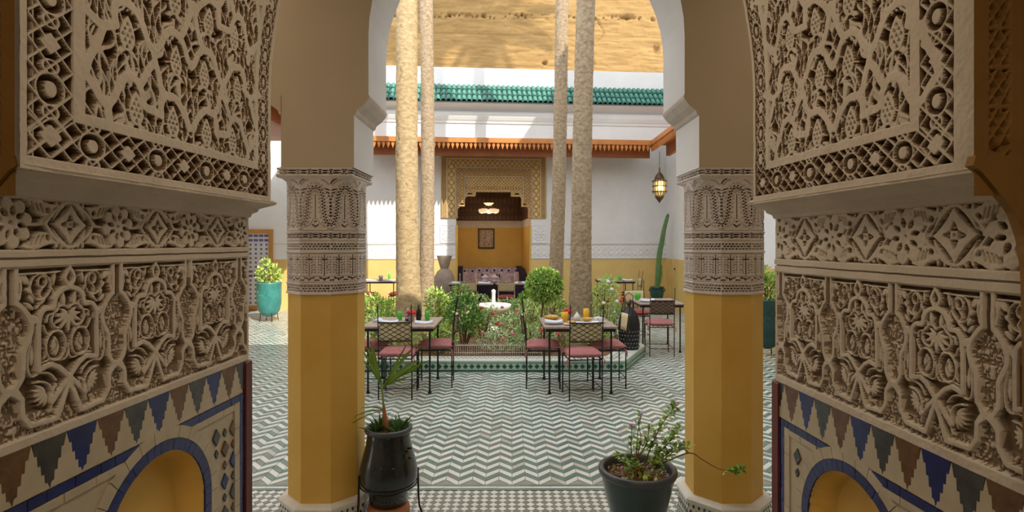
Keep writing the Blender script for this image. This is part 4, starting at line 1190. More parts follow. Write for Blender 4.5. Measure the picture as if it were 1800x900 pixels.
# gilded carved screen with stepped opening
def screen():
    x0, x1, z0, z1 = -1.80, .876, 2.30, 3.95
    U = np.arange(x0, x1 + .001, .0098); V = np.arange(z0, z1, .0098)
    R = Relief(U, V, .022); R.edge = .007
    uu, vv = np.meshgrid(U, V)
    cx = (-1.39 + .44) / 2
    steps = ((.915, 2.585), (.735, 2.85), (.46, 2.975))
    hole = np.zeros_like(uu, bool)
    for hw, zt in steps: hole |= (np.abs(uu - cx) < hw) & (vv < zt)
    # lobed corners
    for hw, zt in steps[:2]:
        for s in (-1, 1):
            hole |= np.hypot(uu - cx - s * (hw - .13), (vv - zt) * .9) < .085
            hole &= ~(np.hypot(uu - cx - s * hw, vv - zt) < .05)
    def band(d0, d1):
        L = x0 + d0; Rr = x1 - d0; T = z1 - d0 - .0
        l2 = x0 + d1; r2 = x1 - d1; t2 = z1 - d1
        m = ((uu >= L) & (uu <= Rr) & (vv <= T)) & ~((uu > l2) & (uu < r2) & (vv < t2)); R.H[m] = 0
    for d0, d1 in ((0, .02), (.12, .165), (.345, .385), (.575, .61)): band(d0, d1)
    mi = np.zeros_like(uu, int)
    dL = np.minimum(np.minimum(uu - x0, x1 - uu), z1 - vv)
    # outer small net
    A = uu / .05 + vv / .05; B = uu / .05 - vv / .05
    net = np.minimum(np.abs(A - np.round(A)), np.abs(B - np.round(B)))
    m = (dL > .02) & (dL < .12); R.H[m] = np.where(net[m] < .2, -.004, -.016)
    m = (dL > .165) & (dL < .345)
    top = (z1 - vv) < np.minimum(uu - x0, x1 - uu)
    t = np.where(top, uu / .125, vv / .20); s = (dL - .255) / .09
    loz = np.abs((t - np.round(t)) * 2) + np.abs(s)
    R.H[m] = np.where(loz[m] < .75, -.002, np.where(loz[m] < .95, -.018, -.006)); mi[m & (loz < .75)] = 1
    A = uu / .085 + vv / .085; B = uu / .085 - vv / .085
    net = np.minimum(np.abs(A - np.round(A)), np.abs(B - np.round(B)))
    m = (dL > .385) & (dL < .575); R.H[m] = np.where(net[m] < .17, -.001, -.017)
    m = (dL > .61); R.H[m] = np.where(net[m] < .22, -.003, -.012)
    m = (dL > .63) & (vv < 3.10) & (vv > 3.02) & (np.abs(((uu / .07) % 1) - .5) < .2); R.H[m] = -.022
    for d in (.118, .167, .343, .387, .573, .612):
        mi[(np.abs(dL - d) < .0055)] = 2; R.H[(np.abs(dL - d) < .0055)] = -.014
    # rim round the opening
    o = R.mesh('carved_screen', lambda u, v, h: np.stack([u, -.05 - h, v], -1), ['gold_carve', 'dado', 'urn_grey', 'gold_shadow'], WB, hole=hole, midx=np.where((mi == 0) & (R.H < -.0115), 3, mi))
    b = MB()
    pts = [(cx - steps[0][0], z0)]
    pts = []
    for s in (-1, 1):
        b.box(*sorted((cx + s * steps[0][0], cx + s * (steps[0][0] + .02))), -.045, .25, z0, 2.585)
        b.box(*sorted((cx + s * steps[1][0], cx + s * (steps[0][0] + .02))), -.045, .25, 2.60, 2.63)
        b.box(*sorted((cx + s * steps[1][0], cx + s * (steps[1][0] + .02))), -.045, .25, 2.63, 2.85)
        b.box(*sorted((cx + s * steps[2][0], cx + s * (steps[1][0] + .02))), -.045, .25, 2.865, 2.895)
        b.box(*sorted((cx + s * steps[2][0], cx + s * (steps[2][0] + .02))), -.045, .25, 2.895, 2.975)
        b.box(*sorted((cx + s * (steps[0][0]), cx + s * 1.34)), -.03, .0, z0 - .01, z0 + .01)
    b.box(cx - steps[2][0], cx + steps[2][0], -.045, .25, 2.985, 3.01)
    b.box(x0, x0 + .02, -.05, 0, z0, z1); b.box(x1 - .02, x1, -.05, 0, z0, z1)
    b.build('screen_edge', ['gold_carve'], o)
screen()

# ------------------------------------------------------------------ eaves with hanging teeth
def eave(name, p0, p1, inward, label, depth, ztop=4.11):
    """p0->p1 along the fascia; inward = unit vector toward the courtyard"""
    G = empty(name, (p0[0], p0[1], 0), label=label, cat='eave', group='orange wooden eaves round the courtyard')
    P0 = Vector((0, 0, 0)); D = Vector((p1[0] - p0[0], p1[1] - p0[1], 0)); L = D.length; D.normalize(); N = Vector((*inward, 0))
    def bx(b, a0, a1, n0, n1, z0, z1, mi=0):
        c = [P0 + D * a + N * n for a, n in ((a0, n0), (a1, n0), (a1, n1), (a0, n1))]
        vs = [(v.x, v.y, z0) for v in c] + [(v.x, v.y, z1) for v in c]
        b.add(vs, [(0, 1, 2, 3), (7, 6, 5, 4), (0, 4, 5, 1), (1, 5, 6, 2), (2, 6, 7, 3), (3, 7, 4, 0)], mi)
    b = MB(); bx(b, 0, L, -.04, .02, ztop - .10, ztop); bx(b, 0, L, -.04, .035, ztop - .115, ztop - .10); b.build('fascia', ['eave'], G)
    b = MB(); bx(b, 0, L, -.42, -.33, ztop - .37, ztop - .12); b.build('rail', ['eave_red'], G)
    b = MB(); bx(b, 0, L, -depth, -.04, ztop - .12, ztop - .03); b.build('soffit', ['eave_red'], G)
    t = MB(); n = int(L / .104)
    for k in range(n):
        a = (k + .5) * L / n
        sh = [(-.028, -.10), (-.028, -.15), (-.037, -.17), (-.028, -.19), (0, -.268), (.028, -.19), (.037, -.17), (.028, -.15), (.028, -.10)]
        t.poly([P0 + D * (a + x) + N * .012 + Vector((0, 0, ztop + z)) for x, z in sh], N, .03)
    o = t.build('hanging_teeth', ['eave'], G); o['kind'] = 'stuff'
    return G
c_, s_ = math.cos(BR), math.sin(BR)
def bw(x, y, z=0): return (BO[0] + x * c_ - y * s_, BO[1] + x * s_ + y * c_, z)
e = eave('wooden_eave', bw(-3.75, -1.3), bw(3.30, -1.3), (s_, -c_), 'long orange wooden eave with hanging teeth above the far white wall', 1.5)
q = bw(3.25, -1.3); eave('wooden_eave', (q[0], q[1]), (3.25, 3.75), (-1, 0), 'orange wooden eave running toward the camera on the right side of the courtyard', .85)
q = bw(-3.75, -1.3); eave('wooden_eave', (-3.75, 3.75), (-3.75, q[1]), (1, 0), 'orange wooden eave on the left side, glimpsed left of the left pillar', 3.1)

# ------------------------------------------------------------------ upper back wall, cornice, roof tiles
WU = empty('wall_parapet', BO, BR, kind='structure')
b = MB(); b.box(-4.2, 4.4, -1.22, -.95, 4.08, 5.0); b.box(-4.6, 4.4, -1.08, -.85, 5.0, 5.80)
b.build('masonry', ['white'], WU)
prof = [(0, 4.44), (.03, 4.46), (.035, 4.50), (.06, 4.53), (.10, 4.60), (.115, 4.66), (.115, 4.69), (0, 4.70)]
b = MB()
for p, q in zip(prof[:-1], prof[1:]): b.add([(-4.2, -1.22 - p[0], p[1]), (4.4, -1.22 - p[0], p[1]), (4.4, -1.22 - q[0], q[1]), (-4.2, -1.22 - q[0], q[1])], [(0, 1, 2, 3)])
prof = [(.0, 4.74), (.10, 4.78), (.24, 4.84), (.30, 4.86), (.30, 4.89), (.0, 5.0)]
for p, q in zip(prof[:-1], prof[1:]): b.add([(-4.2, -1.22 - p[0], p[1]), (4.4, -1.22 - p[0], p[1]), (4.4, -1.22 - q[0], q[1]), (-4.2, -1.22 - q[0], q[1])], [(0, 1, 2, 3)])
b.build('cornice', ['white'], WU)
RT = empty('tiled_roof', BO, BR, label='strip of green glazed barrel roof tiles under the rammed earth wall', cat='roof')
b = MB(); b.add([(-4.2, -1.60, 4.875), (4.4, -1.60, 4.875), (4.4, -1.10, 5.37), (-4.2, -1.10, 5.37)], [(0, 1, 2, 3)]); b.build('roof_bed', ['teal_dark'], RT)
def barrel():
    b = MB(); n = 6; L = .235; vs = []
    for yy, r in ((0, .053), (L, .044)):
        for k in range(n + 1):
            t = PI * k / n; vs.append((r * math.cos(t), yy, r * math.sin(t) * 1.0))
    fs = [(k, k + 1, n + 2 + k, n + 1 + k) for k in range(n)]
    vs += [(r * .8, y, z * .8) for (r, y, z) in vs[:n + 1]]
    o = 2 * (n + 1); fs += [(k + 1, k, o + k, o + k + 1) for k in range(n)]
    b.add(vs, fs, 0, True); o = b.build('roof_tile', ['roof_tile']); me = o.data; bpy.data.objects.remove(o); return me
bm_ = barrel(); ang = math.atan2(.495, .50)
for r in range(3):
    for k in range(74):
        x = -4.14 + k * .1165
        if x > 4.4: continue
        o = inst('roof_tile', bm_, RT, (x, -1.61 + r * .165, 4.885 + r * .163 + random.uniform(-.004, .004)), random.uniform(-.03, .03)); o.rotation_euler[0] = ang - .06

# ------------------------------------------------------------------ rammed earth wall beyond
def rammed():
    U = np.arange(-7, 8.01, .036); V = np.arange(6.6, 11.5, .036)
    uu, vv = np.meshgrid(U, V)
    h = .05 * vnoise(uu, vv, .9, 3.0, 31) + .03 * vnoise(uu, vv, 3, 9, 32) + .02 * vnoise(uu, vv, 9, 16, 33)
    lift = (vv % 1.28); h -= .05 * np.clip(1 - lift / .05, 0, 1)
    row = np.clip(1 - np.abs(vv - 9.62 - .1 * (vnoise(uu, vv, 1.2, .1, 36) - .5)) / .14, 0, 1)
    h -= .11 * row * (vnoise(uu, vv, 13, 13, 37) > .68); h -= .02 * (vnoise(uu, vv, 2.2, 20, 51) > .62)
    for (cx, cz, rx, rz) in ((1.95, 9.65, .07, .05), (2.9, 9.6, .12, .05), (4.1, 9.68, .26, .07), (5.15, 8.55, .13, .16), (1.15, 8.0, .08, .08), (2.45, 7.95, .09, .07), (2.62, 7.45, .04, .10), (-1.0, 9.62, .07, .06), (-2.2, 9.6, .05, .04), (.35, 9.7, .05, .05)):
        d = np.hypot((uu - cx) / rx, (vv - cz) / rz); h -= .20 * np.clip(1.3 - d - .6 * (vnoise(uu, vv, 14, 14, 41) - .5), 0, 1)
    ck = 2.95 + .18 * np.sin(vv * 2.2) + .12 * np.sin(vv * 5.7); h -= .06 * np.clip(1 - np.abs(uu - ck) / .05, 0, 1) * (vv > 7.6) * (vv < 9.5)
    ny, nx = uu.shape; idx = np.arange(nx * ny).reshape(ny, nx)
    q = np.stack([idx[:-1, :-1], idx[:-1, 1:], idx[1:, 1:], idx[1:, :-1]], -1).reshape(-1, 4)
    P = np.stack([uu, -h, vv], -1).reshape(-1, 3)
    W = empty('wall_rammed_earth', (0, 20.0, 0), .06, kind='structure')
    np_mesh('earth_face', P, q, 'rammed', W, True)
    MB().box(-9, 9, .35, 1.0, 0, 12.6).box(-9, 9, .0, .36, 0, 6.62).box(-9, 9, .0, .36, 11.45, 12.6).box(-9, -6.98, .0, .36, 6.5, 11.5).build('earth_core', ['rammed'], W)
rammed()
# side walls of the courtyard
b = MB(); b.box(4.05, 4.4, 3.25, 16.0, 0, 1.26, 1); b.box(4.05, 4.4, 3.25, 16.0, 1.26, 5.0, 0); b.box(4.05, 4.4, 3.25, 14.5, 5.0, 10.0, 0); structure('wall_court_right', b, ['white', 'dado'])
b = MB(); b.box(-7.15, -6.8, 2.05, 15.6, 0, 1.26, 1); b.box(-7.15, -6.8, 2.05, 15.6, 1.26, 4.1, 0); b.box(-4.3, -4.0, 3.7, 13.1, 4.11, 5.8, 0); structure('wall_court_left', b, ['white', 'dado'])
# knob on right dado
tagged = MB().ball((0, 0, 0), .022).build('wall_hook', ['iron'], None, (4.03, 14.1, 1.02)); tag(tagged, 'tiny dark wall hook on the yellow dado right of the cactus', 'hook')

# ------------------------------------------------------------------ framed mosaic panel on the far left
G = empty('mosaic_panel', bw(-6.28, 0), BR, label='orange framed purple and white mosaic panel on the far left wall', cat='panel')
b = MB(); b.bbox(-.34, -.25, -.06, 0, .02, 1.98); b.bbox(.25, .34, -.06, 0, .02, 1.98); b.bbox(-.34, .34, -.07, 0, 1.90, 2.0); b.bbox(-.34, .34, -.06, 0, .02, .12); b.build('frame', ['frame_wood'], G)
MB().box(-.25, .25, -.03, -.005, .12, 1.90).build('panel_field', ['mosaic_white'], G)
b = MB()
for j in range(16):
    for i in range(4):
        x = -.19 + i * .127; z = .19 + j * .11
        if (j // 2) % 4 == 3: b.poly([(x - .05, -.036, z - .03), (x + .05, -.036, z - .03), (x + .05, -.036, z + .03), (x - .05, -.036, z + .03)], (0, -1, 0), .006)
        else:
            b.poly([(x + (.042 if k % 2 else .02) * math.cos(k * PI / 4), -.036, z + (.042 if k % 2 else .02) * math.sin(k * PI / 4)) for k in range(8)], (0, -1, 0), .006)
o = b.build('mosaic_stars', ['mosaic_blue'], G); o['kind'] = 'stuff'

# ------------------------------------------------------------------ painting and lamp in the alcove
G = empty('painting', bw(-.56, AB - .005, 0), BR, label='small framed painting with red figures hung on the alcove wall', cat='painting')
b = MB(); w, z0, z1 = .245, 1.50, 2.10
for bxs in ((-w, -w + .04, z0, z1), (w - .04, w, z0, z1), (-w, w, z0, z0 + .04), (-w, w, z1 - .04, z1)): b.bbox(bxs[0], bxs[1], -.045, 0, bxs[2], bxs[3])
b.build('frame', ['dark_wood'], G)
MB().box(-w + .04, w - .04, -.02, -.002, z0 + .04, z1 - .04).build('canvas', ['canvas'], G)
b = MB()
for (x, z, rx, rz, mi) in ((-.05, 1.74, .07, .12, 0), (.06, 1.80, .06, .13, 1), (.04, 1.95, .035, .05, 1), (-.05, 1.90, .03, .04, 1), (.0, 1.62, .10, .04, 0)):
    b.poly([(x + rx * math.cos(k * PI / 5), -.022 - mi * .001, z + rz * math.sin(k * PI / 5)) for k in range(10)], (0, -1, 0), .002, mi)
b.build('painted_figures', ['canvas_red', 'damask2', 'red'], G)
q = bw(-.55, 1.1, 2.62)
G = empty('alcove_lamp', q, 0, label='hanging lamp with glowing bowls inside the alcove', cat='lamp')
b = MB().tube([(0, 0, .12), (0, 0, .88)], .008).ball((0, 0, .1), .03); b.build('stem', ['lamp_metal'], G)
MB().lathe([(.03, .07), (.08, .085), (.14, .14), (.145, .145), (.13, .14), (.02, .08)], n=20).build('top_bowl', ['bowl_glow'], G)
for k in range(5):
    a = k * 2 * PI / 5 + .3
    o = MB().lathe([(.02, -.14), (.075, -.12), (.10, -.06), (.085, -.02), (.02, -.14)], (.20 * math.cos(a), .20 * math.sin(a), .0), 16).build('glass_bowl', ['bowl_glow'], G)
    MB().tube([(0, 0, .08), (.12 * math.cos(a), .12 * math.sin(a), .05), (.20 * math.cos(a), .20 * math.sin(a), -.03)], .007, 6).build('arm', ['lamp_metal'], G)
pl = bpy.data.lights.new('alcove_bulb', 'POINT'); pl.energy = 8; pl.color = (1, .75, .45); pl.shadow_soft_size = .1
po = bpy.data.objects.new('alcove_bulb', pl); po.location = (q[0], q[1], q[2] - .3); COL.objects.link(po)

# ------------------------------------------------------------------ moroccan lantern
G = empty('hanging_lantern', (3.37, 13.0, 2.57), 0, label='pierced brass lantern hanging from the right end of the eave', cat='lantern')
MB().tube([(0, 0, .80), (0, 0, 1.19)], .006, 6).lathe([(.015, .70), (.022, .74), (.012, .78), (.02, .80), (.004, .83)], n=12).build('chain', ['lamp_metal'], G)
MB().lathe([(.11, .56), (.115, .58), (.10, .60), (.07, .66), (.03, .70), (.01, .72)], n=12).build('cap', ['lamp_metal'], G)
MB().lathe([(.004, .0), (.02, .03), (.06, .08), (.10, .13), (.105, .16), (.09, .175)], n=12).build('pendant', ['lamp_metal'], G)
b = MB()
for z, r in ((.50, .155), (.39, .150), (.265, .155)):
    b.lathe([(r - .02, z - .012), (r, z - .012), (r, z + .012), (r - .02, z + .012)], n=12)
    for k in range(12):
        a = k * PI / 6; b.ball((r * math.cos(a) * 1.04, r * math.sin(a) * 1.04, z), .014, 6)
for k in range(12):
    a = k * PI / 6; c, s = math.cos(a), math.sin(a)
    b.tube([(.10 * c, .10 * s, .56), (.14 * c, .14 * s, .51), (.14 * c, .14 * s, .26), (.09 * c, .09 * s, .175)], .008, 5)
b.build('cage', ['lamp_metal'], G)
b = MB()
for k in range(12):
    a0, a1 = k * PI / 6 + .06, (k + 1) * PI / 6 - .06
    for z0, z1, r0, r1 in ((.28, .375, .13, .13), (.405, .49, .13, .13), (.185, .25, .085, .125)):
        b.add([(r0 * math.cos(a0), r0 * math.sin(a0), z0), (r0 * math.cos(a1), r0 * math.sin(a1), z0), (r1 * math.cos(a1), r1 * math.sin(a1), z1), (r1 * math.cos(a0), r1 * math.sin(a0), z1)], [(0, 1, 2, 3)])
b.build('glass_panes', ['lamp_glass'], G)
MB().ball((0, -.0, .36), .045).build('bulb', ['lamp_core'], G)
pl = bpy.data.lights.new('lantern_bulb', 'POINT'); pl.energy = 7; pl.color = (1, .82, .42); pl.shadow_soft_size = .12
po = bpy.data.objects.new('lantern_bulb', pl); po.location = (3.37, 12.8, 2.93); COL.objects.link(po)
# ================================================================== furniture
def table(x, y, w, d, h, label, rz=0.0, group=None, inset=.06, leg=.011, top='table_wood', iron='iron'):
    G = empty('dining_table', (x, y, 0), rz, label=label, cat='table', group=group)
    MB().bbox(-w / 2, w / 2, -d / 2, d / 2, h - .022, h, .004).build('tabletop', [top], G)
    b = MB(); i = inset
    for (x0, x1, y0, y1) in ((-w / 2 + i * .3, w / 2 - i * .3, -d / 2 + i * .3, -d / 2 + i * .3 + .02), (-w / 2 + i * .3, w / 2 - i * .3, d / 2 - i * .3 - .02, d / 2 - i * .3),
                             (-w / 2 + i * .3, -w / 2 + i * .3 + .02, -d / 2 + i * .3 + .02, d / 2 - i * .3 - .02), (w / 2 - i * .3 - .02, w / 2 - i * .3, -d / 2 + i * .3 + .02, d / 2 - i * .3 - .02)):
        b.box(x0, x1, y0, y1, h - .058, h - .022)
    b.build('apron', [iron], G)
    for sx in (-1, 1):
        for sy in (-1, 1):
            px, py = sx * (w / 2 - inset), sy * (d / 2 - inset)
            MB().tube([(px, py, .0), (px, py, .012), (px, py, .03), (px, py, .05), (px, py, h - .05)], [leg * 1.9, leg * 1.9, leg * 1.2, leg, leg], 8).build('leg', [iron], G)
    return G

def chair_proto(seat='cushion', iron='iron', panel='rattan', lat='iron'):
    """faces +Y; origin under the seat centre"""
    G = empty('iron_chair'); G['category'] = 'chair'
    W, D, SH = .175, .19, .43
    b = MB()
    b.tube([(-W, -D, SH), (W, -D, SH), (W, D, SH), (-W, D, SH), (-W, -D, SH)], .008, 6)
    for k in range(1, 5): b.tube([(-W + k * .07, -D, SH), (-W + k * .07, D, SH)], .004, 5)
    b.build('seat_frame', [iron], G)
    for s in (-1, 1):
        pts = [(s * W, -D, 0.0), (s * W, -D, SH), (s * W, -D - .015, .70), (s * (W - .0), -D - .045, .93), (s * W, -D - .05, .97)]
        up = MB().tube(pts, [.0075, .0075, .0065, .0055, .005], 7).build('upright', [iron], G)
        MB().lathe([(.004, 0), (.008, .006), (.005, .014), (.008, .024), (.006, .034), (.002, .048)], (s * W, -D - .05, .965), 8).build('finial', [iron], up)
        MB().tube([(s * W, D, 0), (s * W, D, SH)], .0085, 7).build('leg', [iron], G)
    b = MB()
    for s in (-1, 1): b.tube([(s * W, -D, .12), (s * W, D, .12)], .005, 5)
    b.tube([(-W, -D, .12), (W, -D, .12)], .005, 5); b.tube([(-W, D, .12), (W, D, .12)], .005, 5)
    b.build('stretcher', [iron], G)
    # curved straw back panel
    b = MB(); n = 8; vs = []; z0, z1 = .625, .825
    for zz in range(5):
        z = z0 + (z1 - z0) * zz / 4
        for k in range(n + 1):
            x = -W + .012 + (2 * W - .024) * k / n
            vs.append((x, -D - .020 - .03 * (1 - (x / W) ** 2) - .07 * (z - .62), z))
    f = [(j * (n + 1) + i, j * (n + 1) + i + 1, (j + 1) * (n + 1) + i + 1, (j + 1) * (n + 1) + i) for j in range(4) for i in range(n)]
    m = len(vs); vs2 = vs + [(x, y + .012, z) for x, y, z in vs]
    b.add(vs2, f + [tuple(i + m for i in q[::-1]) for q in f] + [(k, k + m, k + 1 + m, k + 1) for k in range(n)] + [(4 * (n + 1) + k + 1, 4 * (n + 1) + k + 1 + m, 4 * (n + 1) + k + m, 4 * (n + 1) + k) for k in range(n)], 0, True)
    pn = b.build('back_panel', [panel], G)
    def P(x, z): return (x, -D - .026 - .03 * (1 - (x / W) ** 2) - .07 * (z - .62), z)
    b = MB()
    for z in (z0, z1): b.tube([P(-W + .35 * W * q / 1.0, z) for q in range(0, 1)] + [P(-W + 2 * W * k / 8, z) for k in range(9)][1:], .006, 6)
    cw = 2 * W / 4; ch = (z1 - z0) / 4
    for k in range(-4, 8):
        for s in (-1, 1):
            x0 = -W + k * cw; pts = []
            for t in range(0, 9):
                z = z0 + (z1 - z0) * t / 8; x = x0 + (cw * 2 if s > 0 else cw * 2) * (t / 8) * 2 if s > 0 else -(x0 + cw * 2 * (t / 8) * 2)
                if -W - 1e-6 <= x <= W + 1e-6: pts.append(P(x, z))
            if len(pts) > 1: b.tube(pts, .0031, 5)
    b.build('back_lattice', [lat], G)
    cu = MB().pillow(.39, .395, .095, (0, .0, SH + .050), 10).build('cushion', [seat], G)
    for s in (-1, 1):
        b = MB()
        b.tube([(s * W, -D + .02, SH + .03), (s * (W + .022), -D - .01, SH + .0), (s * (W + .012), -D - .015, SH - .07)], .005, 5)
        b.tube([(s * W, -D + .02, SH + .03), (s * (W + .03), -D + .0, SH - .01), (s * (W + .028), -D - .0, SH - .05)], .005, 5)
        b.build('cushion_tie', [seat], cu)
    return G
CP = chair_proto(); CR = chair_proto('cushion_red', 'rust_iron', 'rattan', 'iron'); CB = chair_proto('cushion', 'rust_iron', 'rattan_brown', 'iron')
CC = chair_proto('cushion_red', 'rattan', 'rattan', 'rattan_brown')
used = {}
def chair(proto, x, y, rz, label, group):
    o = proto if id(proto) not in used else copy_tree(proto); used[id(proto)] = 1
    o.location = (x, y, 0); o.rotation_euler = (0, 0, rz); o['label'] = label; o['group'] = group; return o
GF = 'iron chairs at the two front tables'; GB = 'iron chairs at the tables further back'
table(-1.245, 6.60, .80, .80, .745, 'black legged bistro table on the left, behind the potted palm', 0.0, 'two bistro tables in front of the planting bed')
table(.74, 6.58, .80, .80, .745, 'black legged bistro table on the right laid with bread and yellow glasses', 0.03, 'two bistro tables in front of the planting bed')
chair(CP, -1.235, 6.19, 0.02, 'iron lattice back chair with pink cushion, back turned, at the left front table', GF)
chair(CP, .755, 6.15, 0.10, 'iron lattice back chair with pink cushion, back turned, at the right front table', GF)
chair(CP, -.885, 6.66, PI / 2 + .05, 'pink cushioned iron chair right of the left front table, facing left', GF)
chair(CP, -1.64, 6.62, -PI / 2, 'pink cushioned iron chair left of the left front table, behind the pillar', GF)
chair(CP, .36, 6.62, -PI / 2 - .04, 'pink cushioned iron chair left of the right front table, facing right', GF)
chair(CP, 1.10, 6.64, PI / 2 + .03, 'pink cushioned iron chair right of the right front table, beside the black brazier', GF)
# right middle table
table(2.27, 8.98, .68, .86, .745, 'black legged table by the right pillar, right of the planting bed', -.02)
chair(CB, 2.19, 8.46, -.05, 'brown lattice back chair with pink cushion at the table near the right pillar', GB)
chair(CR, 2.13, 9.72, PI, 'red cushioned chair on the far side of the table near the right pillar', GB)
# far tables
table(2.40, 13.3, .80, .8, .80, 'far right small table against the yellow wall, left of the cactus', .05)
chair(CR, 2.80, 13.4, PI / 2, 'red cushioned chair right of the far right table, against the yellow wall', GB)
chair(CR, 2.02, 13.35, -PI / 2, 'red cushioned chair left of the far right table, behind the right palm trunks', GB)
table(-3.05, 13.3, .80, .8, .80, 'far left small table against the yellow wall, beside the left palm trunk', .03)
chair(CR, -3.38, 13.2, -PI / 2, 'red cushioned chair at the left end of the far left table', GB)
chair(CR, -2.66, 13.3, PI / 2, 'red cushioned chair at the right end of the far left table, by the palm trunk', GB)
# centre tables before the alcove
table(-.92, 13.0, 1.0, .8, .76, 'stone topped table in front of the alcove, left one', 0, 'two tables before the alcove')
table(.12, 13.0, .95, .8, .76, 'stone topped table in front of the alcove, right one', 0, 'two tables before the alcove')
chair(CC, -.95, 12.45, 0.03, 'lattice back chair seen from behind at the left alcove table', GB).children
chair(CC, -.12, 12.45, 0.0, 'lattice back chair seen from behind at the right alcove table, above the fountain', GB)
chair(CR, .90, 12.9, PI / 2, 'red cushioned chair right of the alcove tables, beside the round topiary', GB)
chair(CR, -1.62, 12.95, -PI / 2, 'red cushioned chair left of the alcove tables, behind the bed', GB)
chair(CR, .72, 13.9, PI, 'dark iron chair against the far wall, right of the alcove opening', GB)

# ------------------------------------------------------------------ things on the tables
def napkin(x, y, z, rz, label, w=.20, d=.10):
    b = MB(); n = 12; vs = []
    prof = [(-1, .004), (-.8, .014), (-.4, .020), (.1, .024), (.6, .020), (.9, .012), (1, .002)]
    for k in range(n + 1):
        t = k / n; wv = .004 * math.sin(t * 7)
        for (p, h) in prof: vs.append((-w / 2 + w * t, p * d / 2 * (.8 + .2 * math.sin(t * PI)), h + wv * (h > .005) + .010 * (t - .5) ** 2 * 4))
    m = len(prof); fs = [(k * m + j, (k + 1) * m + j, (k + 1) * m + j + 1, k * m + j + 1) for k in range(n) for j in range(m - 1)]
    vs2 = vs + [(x_, y_, 0) for x_, y_, _ in vs]; N = len(vs); fs += [tuple(i + N for i in f[::-1]) for f in fs]
    for k in range(n): fs += [(k * m, k * m + N, (k + 1) * m + N, (k + 1) * m), ((k + 1) * m + m - 1, (k + 1) * m + m - 1 + N, k * m + m - 1 + N, k * m + m - 1)]
    for e in (0, n):
        for j in range(m - 1): fs.append((e * m + j, e * m + j + 1, e * m + j + 1 + N, e * m + j + N) if e == 0 else (e * m + j + 1, e * m + j, e * m + j + N, e * m + j + 1 + N))
    b.add(vs2, fs, 0, True); o = b.build('napkin', ['cloth'], None, (x, y, z), rz)
    return tag(o, label, 'napkin', 'folded white napkins')
TZ = .745
napkin(-1.40, 6.50, TZ + .001, .1, 'folded white napkin at the left side of the left front table, above the chair back')
napkin(-1.56, 6.60, TZ + .001, 1.4, 'small folded white napkin at the left corner of the left front table', .12, .09)
napkin(-1.00, 6.45, TZ + .001, .12, 'folded white napkin lying on the right side of the left front table')
napkin(.47, 6.42, TZ + .016, .05, 'folded white napkin on a plate at the left of the right front table')
napkin(.82, 6.38, TZ + .001, .10, 'wide folded white napkin above the chair back of the right front table', .30, .12)
def glass(x, y, z, m, label, h=.10, r=.032, stem=False):
    prof = [(r * .75, 0), (r * .8, .004), (r * .95, h * .5), (r, h), (r * .9, h), (r * .8, .01), (0.0001, .012)]
    if stem: prof = [(r * .9, 0), (r * .9, .004), (.005, .01), (.005, h * .4), (r, h * .6), (r * .9, h), (r * .8, h), (r * .85, h * .62), (.0001, h * .45)]
    o = MB().lathe(prof, n=16).build('glass', [m], None, (x, y, z)); return tag(o, label, 'glass', 'coloured glasses')
glass(-1.33, 6.74, TZ, 'green_glass', 'green glass on the left part of the left front table')
glass(-1.00, 6.72, TZ, 'green_glass', 'green glass right of the dark bottle on the left front table', .11)
glass(.61, 6.60, TZ, 'yellow_glass', 'amber glass beside the small red vase on the right front table', .11, .042)
glass(.86, 6.60, TZ, 'yellow_glass', 'tall amber glass behind the wide napkin on the right front table', .15, .034)
def bottle(x, y, z, label, h=.20):
    o = MB().lathe([(.028, 0), (.030, .01), (.030, h * .55), (.012, h * .75), (.011, h), (.0001, h)], n=14).build('bottle', ['bottle'], None, (x, y, z)); return tag(o, label, 'bottle', 'dark bottles')
bottle(-1.10, 6.70, TZ, 'slim dark bottle between the red flowers on the left front table', .19)
def vase(x, y, label, m='red'):
    G = empty('flower_vase', (x, y, TZ), label=label, cat='vase', group='small vases of red flowers')
    MB().lathe([(.02, 0), (.035, .02), (.038, .05), (.018, .08), (.02, .09), (.0001, .085)], n=14).build('vase_body', ['urn_grey'], G)
    for k in range(5):
        a = k * 1.256; c = (.035 * math.cos(a), .035 * math.sin(a), .10 + .012 * (k % 2))
        MB().ball(c, .022, 8).build('bloom', [m], G)
vase(-1.17, 6.60, 'small vase of red flowers in the middle of the left front table')
vase(.66, 6.74, 'small vase of deep red flowers at the back of the right front table')
# lantern shaped cruet
G = empty('cruet_stand', (-1.22, 6.66, TZ), label='small grey cruet stand beside the flowers on the left front table', cat='cruet')
b = MB()
for z in (.02, .055, .09): b.lathe([(.026, z), (.034, z + .008), (.034, z + .018), (.022, z + .028)], n=14)
b.lathe([(.02, .118), (.012, .14), (.004, .15)], n=12); b.build('tiered_body', ['steel'], G); MB().lathe([(.030, 0), (.030, .02)], n=14).build('base', ['iron'], G)
def plate(x, y, z, label, r=.10):
    o = MB().lathe([(.0001, .002), (r * .55, .002), (r, .012), (r, .015), (r * .55, .006), (.0001, .005)], n=28).build('plate', ['china'], None, (x, y, z)); return tag(o, label, 'plate', 'white plates on the tables')
plate(.47, 6.42, TZ, 'white plate under the folded napkin on the right front table', .11)
plate(.66, 6.32, TZ, 'white plate near the front edge of the right front table', .085)
plate(.98, 6.50, TZ, 'white plate holding the cups on the right front table', .09)
def bread(x, y, z, label, w=.10):
    G = MB().ball((0, 0, .0), w / 2, 14, sc=(1.2, .8, .42)).build('flat_bread', ['bread'], None, (x, y, z + w * .21 + .002)); return tag(G, label, 'bread', 'golden breads')
bread(.47, 6.72, TZ, 'round golden bread behind the folded napkin on the right front table', .15)
bread(.66, 6.32, TZ + .01, 'piece of bread on the plate near the front edge', .09)
